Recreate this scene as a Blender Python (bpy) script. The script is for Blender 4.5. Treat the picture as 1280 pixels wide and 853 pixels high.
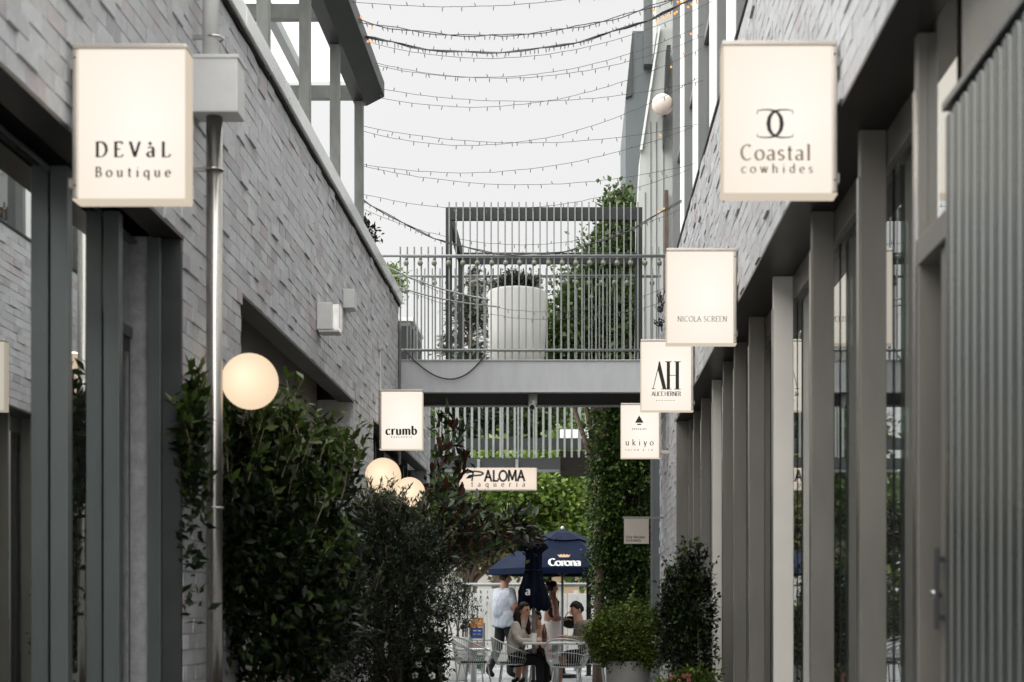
import bpy, math, random
import numpy as np
from mathutils import Vector, Matrix

# ---------------------------------------------------------------- camera, sky, sun, exposure
scene = bpy.context.scene
for o in list(bpy.data.objects):
    bpy.data.objects.remove(o)
F = 1750.0          # focal length in photo pixels (1280 wide)
VX, VY = 719.0, 765.0
CAMZ = 1.14
cam_d = bpy.data.cameras.new('camera')
cam = bpy.data.objects.new('camera', cam_d)
scene.collection.objects.link(cam)
cam.location = (0, 0, CAMZ)
cam.rotation_euler = (math.radians(90), 0, 0)
cam_d.sensor_width = 36.0
cam_d.lens = F / 1280 * 36.0
cam_d.shift_x = -(VX - 640) / 1280
cam_d.shift_y = (VY - 426.5) / 1280
cam_d.clip_start = 0.05
cam_d.clip_end = 2000
cam_d.dof.use_dof = True
cam_d.dof.focus_distance = 16.0
cam_d.dof.aperture_fstop = 2.6
scene.camera = cam
scene.view_settings.view_transform = 'Standard'
scene.view_settings.look = 'None'
scene.view_settings.exposure = 2.7
scene.view_settings.gamma = 1.0
scene.view_settings.use_curve_mapping = False
scene.render.engine = 'CYCLES'

world = bpy.data.worlds.new('World')
scene.world = world
world.use_nodes = True
wn = world.node_tree.nodes
wl = world.node_tree.links
wn.clear()
wout = wn.new('ShaderNodeOutputWorld')
bg = wn.new('ShaderNodeBackground')
sky = wn.new('ShaderNodeTexSky')
sky.sky_type = 'NISHITA'
sky.sun_disc = False
sky.sun_elevation = math.radians(80)
sky.sun_rotation = math.radians(190)
sky.air_density = 1.0
sky.dust_density = 4.0
tc = wn.new('ShaderNodeTexCoord')
cl = wn.new('ShaderNodeTexNoise')
cl.inputs['Scale'].default_value = 2.2
cl.inputs['Detail'].default_value = 5
wl.new(tc.outputs['Generated'], cl.inputs['Vector'])
cr = wn.new('ShaderNodeValToRGB')
cr.color_ramp.elements[0].position = 0.3
cr.color_ramp.elements[0].color = (2.60, 2.59, 2.55, 1)
cr.color_ramp.elements[1].position = 0.7
cr.color_ramp.elements[1].color = (2.86, 2.84, 2.79, 1)
wl.new(cl.outputs['Fac'], cr.inputs['Fac'])
mx = wn.new('ShaderNodeMixRGB')
mx.inputs['Fac'].default_value = 0.97      # closed cloud cover over the clear sky
wl.new(sky.outputs['Color'], mx.inputs['Color1'])
wl.new(cr.outputs['Color'], mx.inputs['Color2'])
wl.new(mx.outputs['Color'], bg.inputs['Color'])
bg.inputs['Strength'].default_value = 0.05
wl.new(bg.outputs['Background'], wout.inputs['Surface'])

sun_d = bpy.data.lights.new('sun', 'SUN')
sun_d.energy = 1.5
sun_d.angle = math.radians(140)
sun_d.color = (1.0, 0.985, 0.955)
sun = bpy.data.objects.new('sun', sun_d)
sun.rotation_euler = (math.radians(10), 0, math.radians(-10))
sun.location = (0, 0, 30)
scene.collection.objects.link(sun)

random.seed(7)
COL = scene.collection

def W(px, py, Y):
    """photo pixel + known distance along the lane -> world point"""
    return Vector(((px - VX) / F * Y, Y, CAMZ + (VY - py) / F * Y))

# ---------------------------------------------------------------- materials
MATS = {}
def _new(name):
    m = bpy.data.materials.new(name)
    m.use_nodes = True
    nt = m.node_tree
    b = nt.nodes['Principled BSDF']
    return m, nt, b

def pm(name, col, rough=0.6, metal=0.0, var=0.12, scale=6.0, bump=0.0, bscale=60.0, stretch=(1, 1, 1), spec=0.5, col2=None, bdist=0.01):
    m, nt, b = _new(name)
    N, L = nt.nodes, nt.links
    co = N.new('ShaderNodeTexCoord')
    mp = N.new('ShaderNodeMapping')
    mp.inputs['Scale'].default_value = stretch
    L.new(co.outputs['Object'], mp.inputs['Vector'])
    nz = N.new('ShaderNodeTexNoise')
    nz.inputs['Scale'].default_value = scale
    nz.inputs['Detail'].default_value = 6
    nz.inputs['Roughness'].default_value = 0.62
    L.new(mp.outputs['Vector'], nz.inputs['Vector'])
    r = N.new('ShaderNodeValToRGB')
    r.color_ramp.elements[0].position = 0.28
    r.color_ramp.elements[1].position = 0.72
    c0 = [max(0, c * (1 - var)) for c in col]
    c1 = [min(1, c * (1 + var)) for c in (col2 or col)]
    r.color_ramp.elements[0].color = (*c0, 1)
    r.color_ramp.elements[1].color = (*c1, 1)
    L.new(nz.outputs['Fac'], r.inputs['Fac'])
    L.new(r.outputs['Color'], b.inputs['Base Color'])
    rr = N.new('ShaderNodeMapRange')
    rr.inputs['To Min'].default_value = max(0.02, rough - 0.08)
    rr.inputs['To Max'].default_value = min(1, rough + 0.1)
    L.new(nz.outputs['Fac'], rr.inputs['Value'])
    L.new(rr.outputs['Result'], b.inputs['Roughness'])
    b.inputs['Metallic'].default_value = metal
    b.inputs['Specular IOR Level'].default_value = spec
    if bump:
        n2 = N.new('ShaderNodeTexNoise')
        n2.inputs['Scale'].default_value = bscale
        n2.inputs['Detail'].default_value = 5
        L.new(mp.outputs['Vector'], n2.inputs['Vector'])
        bp = N.new('ShaderNodeBump')
        bp.inputs['Strength'].default_value = bump
        bp.inputs['Distance'].default_value = bdist
        L.new(n2.outputs['Fac'], bp.inputs['Height'])
        L.new(bp.outputs['Normal'], b.inputs['Normal'])
    MATS[name] = m
    return m

def brick_mat(name, cols, bumpd=0.006):
    m, nt, b = _new(name)
    N, L = nt.nodes, nt.links
    at = N.new('ShaderNodeAttribute'); at.attribute_name = 'tone'
    r = N.new('ShaderNodeValToRGB')
    while len(r.color_ramp.elements) < len(cols):
        r.color_ramp.elements.new(0.5)
    for i, (p, c) in enumerate(cols):
        r.color_ramp.elements[i].position = p
        r.color_ramp.elements[i].color = (*c, 1)
    L.new(at.outputs['Fac'], r.inputs['Fac'])
    geo = N.new('ShaderNodeNewGeometry')
    nz = N.new('ShaderNodeTexNoise'); nz.inputs['Scale'].default_value = 22; nz.inputs['Detail'].default_value = 7
    nz.inputs['Roughness'].default_value = 0.7
    L.new(geo.outputs['Position'], nz.inputs['Vector'])
    n3 = N.new('ShaderNodeTexNoise'); n3.inputs['Scale'].default_value = 1.1; n3.inputs['Detail'].default_value = 4
    L.new(geo.outputs['Position'], n3.inputs['Vector'])
    mr = N.new('ShaderNodeMapRange'); mr.inputs['To Min'].default_value = 0.72; mr.inputs['To Max'].default_value = 1.28
    L.new(nz.outputs['Fac'], mr.inputs['Value'])
    m3 = N.new('ShaderNodeMapRange'); m3.inputs['To Min'].default_value = 0.82; m3.inputs['To Max'].default_value = 1.18
    L.new(n3.outputs['Fac'], m3.inputs['Value'])
    mu = N.new('ShaderNodeMath'); mu.operation = 'MULTIPLY'
    L.new(mr.outputs['Result'], mu.inputs[0]); L.new(m3.outputs['Result'], mu.inputs[1])
    vm = N.new('ShaderNodeVectorMath'); vm.operation = 'SCALE'
    L.new(r.outputs['Color'], vm.inputs[0]); L.new(mu.outputs['Value'], vm.inputs['Scale'])
    L.new(vm.outputs['Vector'], b.inputs['Base Color'])
    b.inputs['Roughness'].default_value = 0.62
    b.inputs['Specular IOR Level'].default_value = 0.35
    bp = N.new('ShaderNodeBump'); bp.inputs['Strength'].default_value = 0.45; bp.inputs['Distance'].default_value = bumpd
    L.new(nz.outputs['Fac'], bp.inputs['Height'])
    L.new(bp.outputs['Normal'], b.inputs['Normal'])
    MATS[name] = m
    return m

def leaf_mat(name, dark, mid, light, rough=0.42, trans=0.25, spec=0.5):
    m, nt, b = _new(name)
    N, L = nt.nodes, nt.links
    at = N.new('ShaderNodeAttribute'); at.attribute_name = 'tone'
    r = N.new('ShaderNodeValToRGB')
    r.color_ramp.elements.new(0.5)
    for i, (p, c) in enumerate(((0.0, dark), (0.55, mid), (1.0, light))):
        r.color_ramp.elements[i].position = p
        r.color_ramp.elements[i].color = (*c, 1)
    L.new(at.outputs['Fac'], r.inputs['Fac'])
    L.new(r.outputs['Color'], b.inputs['Base Color'])
    b.inputs['Roughness'].default_value = rough
    b.inputs['Specular IOR Level'].default_value = spec
    tr = N.new('ShaderNodeBsdfTranslucent')
    L.new(r.outputs['Color'], tr.inputs['Color'])
    ms = N.new('ShaderNodeMixShader'); ms.inputs['Fac'].default_value = trans
    out = N['Material Output']
    L.new(b.outputs['BSDF'], ms.inputs[1]); L.new(tr.outputs['BSDF'], ms.inputs[2])
    L.new(ms.outputs['Shader'], out.inputs['Surface'])
    MATS[name] = m
    return m

def two_side_leaf(name, top, under):
    m, nt, b = _new(name)
    N, L = nt.nodes, nt.links
    g = N.new('ShaderNodeNewGeometry')
    oi = N.new('ShaderNodeObjectInfo')
    mr = N.new('ShaderNodeMapRange'); mr.inputs['To Min'].default_value = 0.55; mr.inputs['To Max'].default_value = 1.5
    L.new(oi.outputs['Random'], mr.inputs['Value'])
    mx = N.new('ShaderNodeMixRGB')
    mx.inputs['Color1'].default_value = (*top, 1); mx.inputs['Color2'].default_value = (*under, 1)
    L.new(g.outputs['Backfacing'], mx.inputs['Fac'])
    vm = N.new('ShaderNodeVectorMath'); vm.operation = 'SCALE'
    L.new(mx.outputs['Color'], vm.inputs[0]); L.new(mr.outputs['Result'], vm.inputs['Scale'])
    L.new(vm.outputs['Vector'], b.inputs['Base Color'])
    b.inputs['Roughness'].default_value = 0.38
    b.inputs['Specular IOR Level'].default_value = 0.3
    MATS[name] = m
    return m

def emit_mat(name, col, strength, var=0.06, scale=2.0, glow=None, fall=0.2):
    m = bpy.data.materials.new(name); m.use_nodes = True
    nt = m.node_tree; N, L = nt.nodes, nt.links
    N.clear()
    out = N.new('ShaderNodeOutputMaterial'); e = N.new('ShaderNodeEmission')
    co = N.new('ShaderNodeTexCoord'); nz = N.new('ShaderNodeTexNoise')
    nz.inputs['Scale'].default_value = scale; nz.inputs['Detail'].default_value = 2
    L.new(co.outputs['Object'], nz.inputs['Vector'])
    mr = N.new('ShaderNodeMapRange')
    mr.inputs['To Min'].default_value = strength * (1 - var); mr.inputs['To Max'].default_value = strength * (1 + var)
    L.new(nz.outputs['Fac'], mr.inputs['Value'])
    e.inputs['Color'].default_value = (*col, 1)
    if glow:
        sp = N.new('ShaderNodeVectorMath'); sp.operation = 'SUBTRACT'; sp.inputs[1].default_value = glow
        L.new(co.outputs['Generated'], sp.inputs[0])
        sc_ = N.new('ShaderNodeVectorMath'); sc_.operation = 'MULTIPLY'; sc_.inputs[1].default_value = (1, 0, 1)
        L.new(sp.outputs['Vector'], sc_.inputs[0])
        ln = N.new('ShaderNodeVectorMath'); ln.operation = 'LENGTH'
        L.new(sc_.outputs['Vector'], ln.inputs[0])
        m2 = N.new('ShaderNodeMapRange'); m2.inputs['From Max'].default_value = 0.72
        m2.inputs['To Min'].default_value = 1.06; m2.inputs['To Max'].default_value = 1.06 - fall
        L.new(ln.outputs['Value'], m2.inputs['Value'])
        mu = N.new('ShaderNodeMath'); mu.operation = 'MULTIPLY'
        L.new(mr.outputs['Result'], mu.inputs[0]); L.new(m2.outputs['Result'], mu.inputs[1])
        L.new(mu.outputs['Value'], e.inputs['Strength'])
        cm = N.new('ShaderNodeMixRGB'); cm.inputs['Color1'].default_value = (*col, 1)
        cm.inputs['Color2'].default_value = (col[0], col[1] * .96, col[2] * .91, 1)
        m3 = N.new('ShaderNodeMapRange'); m3.inputs['From Max'].default_value = 0.72
        L.new(ln.outputs['Value'], m3.inputs['Value']); L.new(m3.outputs['Result'], cm.inputs['Fac'])
        L.new(cm.outputs['Color'], e.inputs['Color'])
    else:
        L.new(mr.outputs['Result'], e.inputs['Strength'])
    L.new(e.outputs['Emission'], out.inputs['Surface'])
    MATS[name] = m
    return m

def glass_mat(name, tint, extra=0.05):
    m = bpy.data.materials.new(name); m.use_nodes = True
    nt = m.node_tree; N, L = nt.nodes, nt.links
    N.clear()
    out = N.new('ShaderNodeOutputMaterial')
    t = N.new('ShaderNodeBsdfTransparent'); t.inputs['Color'].default_value = (*tint, 1)
    g = N.new('ShaderNodeBsdfGlossy'); g.inputs['Roughness'].default_value = 0.015; g.inputs['Color'].default_value = (0.95, 0.97, 0.96, 1)
    fr = N.new('ShaderNodeFresnel'); fr.inputs['IOR'].default_value = 1.62
    ad = N.new('ShaderNodeMath'); ad.operation = 'ADD'; ad.use_clamp = True; ad.inputs[1].default_value = extra
    L.new(fr.outputs['Fac'], ad.inputs[0])
    ms = N.new('ShaderNodeMixShader')
    L.new(ad.outputs['Value'], ms.inputs['Fac'])
    df = N.new('ShaderNodeBsdfDiffuse'); df.inputs['Color'].default_value = (0.20, 0.215, 0.20, 1)
    dm = N.new('ShaderNodeMixShader'); dm.inputs['Fac'].default_value = 0.13
    L.new(t.outputs['BSDF'], dm.inputs[1]); L.new(df.outputs['BSDF'], dm.inputs[2])
    L.new(dm.outputs['Shader'], ms.inputs[1]); L.new(g.outputs['BSDF'], ms.inputs[2])
    nz = N.new('ShaderNodeTexNoise'); nz.inputs['Scale'].default_value = 0.9
    bp = N.new('ShaderNodeBump'); bp.inputs['Strength'].default_value = 0.02; bp.inputs['Distance'].default_value = 0.02
    L.new(nz.outputs['Fac'], bp.inputs['Height']); L.new(bp.outputs['Normal'], g.inputs['Normal'])
    L.new(ms.outputs['Shader'], out.inputs['Surface'])
    MATS[name] = m
    return m

brick_mat('brick', [(0.0, (0.325, 0.31, 0.325)), (0.22, (0.405, 0.41, 0.422)), (0.6, (0.465, 0.475, 0.485)), (0.85, (0.425, 0.42, 0.43)), (1.0, (0.385, 0.335, 0.345))])
pm('mortar', (0.36, 0.362, 0.37), 0.9, var=0.25, scale=14, bump=0.4)
pm('coping', (0.80, 0.81, 0.80), 0.28, metal=0.85, var=0.12, scale=3, stretch=(1, 0.3, 1))
pm('galvanised', (0.17, 0.176, 0.166), 0.5, metal=0.3, var=0.28, scale=9, stretch=(1, 1, 0.35), bump=0.1)
pm('dark_steel', (0.017, 0.021, 0.021), 0.45, metal=0.2, var=0.2, scale=5)
pm('beam_grey', (0.37, 0.38, 0.39), 0.45, metal=0.1, var=0.10, scale=3, stretch=(2.5, 1, 0.5), bump=0.04, bscale=5)
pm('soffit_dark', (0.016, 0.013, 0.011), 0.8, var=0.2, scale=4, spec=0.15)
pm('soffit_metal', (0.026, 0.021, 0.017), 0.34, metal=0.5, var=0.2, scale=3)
pm('rail_grey', (0.20, 0.212, 0.203), 0.42, metal=0.3, var=0.15, scale=6)
pm('frame_grey', (0.165, 0.155, 0.137), 0.42, metal=0.25, var=0.14, scale=5.0, stretch=(1, 1, 0.25), bump=0.05, bscale=9)
pm('frame_blue', (0.098, 0.112, 0.112), 0.36, metal=0.3, var=0.14, scale=5.0, stretch=(1, 1, 0.25), bump=0.05, bscale=9)
pm('frame_dark', (0.04, 0.043, 0.044), 0.45, metal=0.2, var=0.15, scale=3)
pm('frame_lit', (0.62, 0.59, 0.545), 0.5, var=0.06, scale=2.0)  # paler copy of the frame metal: light on two fins put into the colour
pm('ribbed_metal', (0.115, 0.122, 0.117), 0.27, metal=0.7, var=0.12, scale=3, stretch=(1, 1, 0.2))
pm('panel_beige', (0.34, 0.325, 0.295), 0.6, var=0.12, scale=2.2, bump=0.08)
pm('timber_grey', (0.30, 0.285, 0.27), 0.75, var=0.35, scale=9, stretch=(6, 6, 0.5), bump=0.2)
pm('stainless', (0.40, 0.385, 0.36), 0.27, metal=1.0, var=0.08, scale=4, stretch=(1, 1, 0.1))
pm('painted_pipe', (0.52, 0.52, 0.51), 0.45, var=0.08)
pm('sign_bezel', (0.46, 0.42, 0.37), 0.38, metal=0.55, var=0.08, scale=5)
pm('ink_dark', (0.014, 0.009, 0.007), 0.7, var=0.1)
pm('ink_black', (0.012, 0.011, 0.011), 0.7, var=0.1)
pm('ink_tan', (0.24, 0.19, 0.142), 0.7, var=0.1)
pm('ink_faint', (0.34, 0.30, 0.255), 0.7, var=0.05)
pm('ink_brown', (0.075, 0.052, 0.038), 0.7, var=0.1)
pm('ink_white', (0.85, 0.86, 0.87), 0.7, var=0.04)
pm('ink_gold', (0.62, 0.40, 0.26), 0.6, var=0.1)
pm('ink_red', (0.45, 0.06, 0.04), 0.7, var=0.1)
pm('board_taupe', (0.48, 0.43, 0.375), 0.6, var=0.04)
emit_mat('sign_face', (1.0, 0.935, 0.85), 0.158, 0.05, 1.8, glow=(0.6, 0.5, 0.52), fall=0.09)
emit_mat('sign_face_warm', (1.0, 0.865, 0.735), 0.149, 0.06, 1.5, glow=(0.5, 0.5, 0.5), fall=0.12)
emit_mat('globe_glow', (1.0, 0.79, 0.565), 0.19, 0.05, 3.0, glow=(0.5, 0.5, 0.52), fall=0.42)
emit_mat('sign_edge_glow', (1.0, 0.86, 0.68), 0.107, 0.08, 2.0)
emit_mat('led_glow', (1.0, 0.36, 0.10), 0.282, 0.3, 40)
emit_mat('bulkhead_glow', (1.0, 0.97, 0.9), 0.122, 0.3, 30)
pm('globe_unlit', (0.78, 0.66, 0.58), 0.35, var=0.05)
pm('wire_black', (0.03, 0.03, 0.031), 0.6, var=0.2)
pm('wire_grey', (0.11, 0.11, 0.11), 0.6, var=0.2)
pm('bulb_glass', (0.17, 0.18, 0.13), 0.15, var=0.15, scale=30)
glass_mat('glass', (0.45, 0.52, 0.50), 0.16)
glass_mat('glass_coated', (0.40, 0.47, 0.46), 0.42)
glass_mat('glass_upper', (0.30, 0.34, 0.35), 0.22)
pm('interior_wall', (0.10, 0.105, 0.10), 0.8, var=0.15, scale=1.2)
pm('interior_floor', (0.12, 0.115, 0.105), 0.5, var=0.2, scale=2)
pm('render_light', (0.48, 0.495, 0.475), 0.7, var=0.08, scale=2, stretch=(5, 5, 0.4), bump=0.05)
pm('clad_slate', (0.105, 0.122, 0.126), 0.5, metal=0.1, var=0.08, scale=1.2)
pm('clad_slate_dark', (0.10, 0.108, 0.11), 0.55, metal=0.1, var=0.08, scale=1.2)
pm('fin_white', (0.74, 0.75, 0.74), 0.5, var=0.04)
pm('fin_grey', (0.15, 0.156, 0.155), 0.45, metal=0.2, var=0.08)
pm('paving', (0.20, 0.205, 0.21), 0.75, var=0.22, scale=3, bump=0.2)
pm('paver', (0.26, 0.27, 0.28), 0.7, var=0.15, scale=5, bump=0.2)
pm('pot_white', (0.76, 0.76, 0.73), 0.55, var=0.10, scale=2.5, stretch=(8, 8, 0.5))
pm('pot_zinc', (0.36, 0.355, 0.34), 0.45, metal=0.3, var=0.2, scale=3)
pm('soil', (0.05, 0.035, 0.025), 0.95, var=0.4, scale=20, bump=0.6)
pm('bark', (0.13, 0.095, 0.07), 0.9, var=0.35, scale=16, stretch=(1, 1, 0.3), bump=0.6, bscale=30)
pm('bark_light', (0.26, 0.21, 0.165), 0.9, var=0.3, scale=16, stretch=(1, 1, 0.3), bump=0.5, bscale=30)
leaf_mat('leaf_glossy', (0.003, 0.006, 0.002), (0.007, 0.014, 0.0035), (0.045, 0.072, 0.012), 0.45, 0.10, 0.18)
leaf_mat('leaf_olive', (0.005, 0.008, 0.004), (0.015, 0.022, 0.011), (0.07, 0.09, 0.05), 0.55, 0.12, 0.18)
leaf_mat('leaf_box', (0.022, 0.036, 0.007), (0.080, 0.112, 0.020), (0.20, 0.25, 0.05), 0.55, 0.2, 0.15)
leaf_mat('leaf_hedge', (0.010, 0.022, 0.005), (0.042, 0.082, 0.014), (0.15, 0.225, 0.045), 0.4, 0.18, 0.25)
leaf_mat('leaf_bright', (0.045, 0.082, 0.012), (0.115, 0.185, 0.026), (0.24, 0.32, 0.055), 0.5, 0.35)
leaf_mat('leaf_mid', (0.020, 0.038, 0.009), (0.055, 0.092, 0.020), (0.14, 0.20, 0.048), 0.5, 0.3)
leaf_mat('leaf_conifer', (0.009, 0.016, 0.009), (0.022, 0.034, 0.018), (0.05, 0.07, 0.034), 0.6, 0.12)
leaf_mat('leaf_dry', (0.075, 0.075, 0.030), (0.14, 0.13, 0.05), (0.22, 0.19, 0.08), 0.6, 0.3)
leaf_mat('leaf_planter', (0.016, 0.024, 0.014), (0.036, 0.05, 0.03), (0.13, 0.13, 0.12), 0.5, 0.2)
two_side_leaf('leaf_magnolia', (0.020, 0.040, 0.012), (0.055, 0.021, 0.013))
leaf_mat('leaf_magnolia_mass', (0.010, 0.020, 0.007), (0.024, 0.042, 0.013), (0.060, 0.050, 0.020), 0.35, 0.1)
pm('petal_white', (0.8, 0.8, 0.72), 0.6, var=0.05)
pm('petal_red', (0.22, 0.055, 0.045), 0.6, var=0.2)
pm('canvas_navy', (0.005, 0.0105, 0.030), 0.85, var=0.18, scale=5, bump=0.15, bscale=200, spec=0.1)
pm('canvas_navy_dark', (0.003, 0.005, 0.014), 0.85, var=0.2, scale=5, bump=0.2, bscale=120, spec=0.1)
pm('paint_white', (0.50, 0.51, 0.50), 0.5, var=0.07, scale=4)
pm('fence_white', (0.52, 0.53, 0.51), 0.6, var=0.08, scale=3, stretch=(3, 3, 0.5))
pm('wire_white', (0.46, 0.48, 0.48), 0.4, var=0.05)
pm('skin', (0.40, 0.21, 0.14), 0.5, var=0.06, scale=8)
pm('skin_tan', (0.27, 0.125, 0.075), 0.5, var=0.06, scale=8)
pm('hair_brown', (0.014, 0.008, 0.005), 0.5, var=0.35, scale=30, stretch=(4, 4, 0.6), bump=0.4, spec=0.15)
pm('hair_dark', (0.006, 0.004, 0.0035), 0.5, var=0.35, scale=30, stretch=(4, 4, 0.6), bump=0.4, spec=0.15)
pm('hair_grey', (0.055, 0.038, 0.024), 0.55, var=0.35, scale=30, bump=0.4, spec=0.15)
pm('shirt_white', (0.36, 0.395, 0.45), 0.85, var=0.06, scale=6, bump=1.0, bscale=7, bdist=0.06, stretch=(1.6, 1.6, 0.7))
pm('jacket_cream', (0.40, 0.365, 0.315), 0.85, var=0.06, scale=6, bump=1.0, bscale=9, bdist=0.05)
pm('cloth_black', (0.013, 0.013, 0.015), 0.85, var=0.2, bump=0.4, bscale=16, spec=0.15)
pm('trouser_dark', (0.022, 0.023, 0.025), 0.85, var=0.2, bump=1.0, bscale=9, bdist=0.05, spec=0.15)
pm('hoodie_taupe', (0.17, 0.145, 0.122), 0.9, var=0.08, bump=1.0, bscale=9, bdist=0.05)
pm('skirt_pale', (0.62, 0.55, 0.53), 0.85, var=0.05, bump=0.3, bscale=16)
pm('leather_black', (0.012, 0.011, 0.011), 0.45, var=0.2, spec=0.15)
pm('eye_dark', (0.02, 0.015, 0.012), 0.3, var=0.1)
pm('lip', (0.33, 0.12, 0.10), 0.5, var=0.05)
pm('bottle_brown', (0.045, 0.012, 0.008), 0.1, var=0.1, spec=0.8)
pm('crate_orange', (0.34, 0.13, 0.018), 0.5, var=0.08)
pm('crate_blue', (0.012, 0.035, 0.15), 0.5, var=0.08)
pm('crate_green', (0.006, 0.08, 0.03), 0.5, var=0.08)
pm('crate_pink', (0.28, 0.18, 0.16), 0.5, var=0.08)
pm('rubber', (0.015, 0.015, 0.015), 0.8, var=0.2)
pm('tan_render', (0.42, 0.31, 0.20), 0.8, var=0.12, scale=2)
pm('roof_grey', (0.26, 0.25, 0.245), 0.7, var=0.15, scale=4)
pm('plastic_white', (0.74, 0.74, 0.72), 0.4, var=0.04)
pm('sheet_white', (0.78, 0.80, 0.79), 0.5, var=0.05)

# translucent corrugated roofing
def sheet_mat():
    m, nt, b = _new('roof_sheet')
    N, L = nt.nodes, nt.links
    b.inputs['Base Color'].default_value = (0.74, 0.76, 0.75, 1)
    b.inputs['Roughness'].default_value = 0.4
    nz = N.new('ShaderNodeTexNoise'); nz.inputs['Scale'].default_value = 3
    mr = N.new('ShaderNodeMapRange'); mr.inputs['To Min'].default_value = 0.30; mr.inputs['To Max'].default_value = 0.5
    L.new(nz.outputs['Fac'], mr.inputs['Value']); L.new(mr.outputs['Result'], b.inputs['Roughness'])
    t = N.new('ShaderNodeBsdfTranslucent'); t.inputs['Color'].default_value = (0.88, 0.9, 0.89, 1)
    ms = N.new('ShaderNodeMixShader'); ms.inputs['Fac'].default_value = 0.72
    L.new(b.outputs['BSDF'], ms.inputs[1]); L.new(t.outputs['BSDF'], ms.inputs[2])
    L.new(ms.outputs['Shader'], N['Material Output'].inputs['Surface'])
    MATS['roof_sheet'] = m
sheet_mat()

# ---------------------------------------------------------------- mesh building helpers
ORI = {}      # world origin of every object that parents others
def thing(name, label, cat, loc, group=None):
    o = bpy.data.objects.new(name, None)
    o.empty_display_size = 0.2
    COL.objects.link(o)
    o.location = loc
    o['label'] = label
    o['category'] = cat
    if group:
        o['group'] = group
    ORI[o.name] = Vector(loc)
    return o

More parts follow.
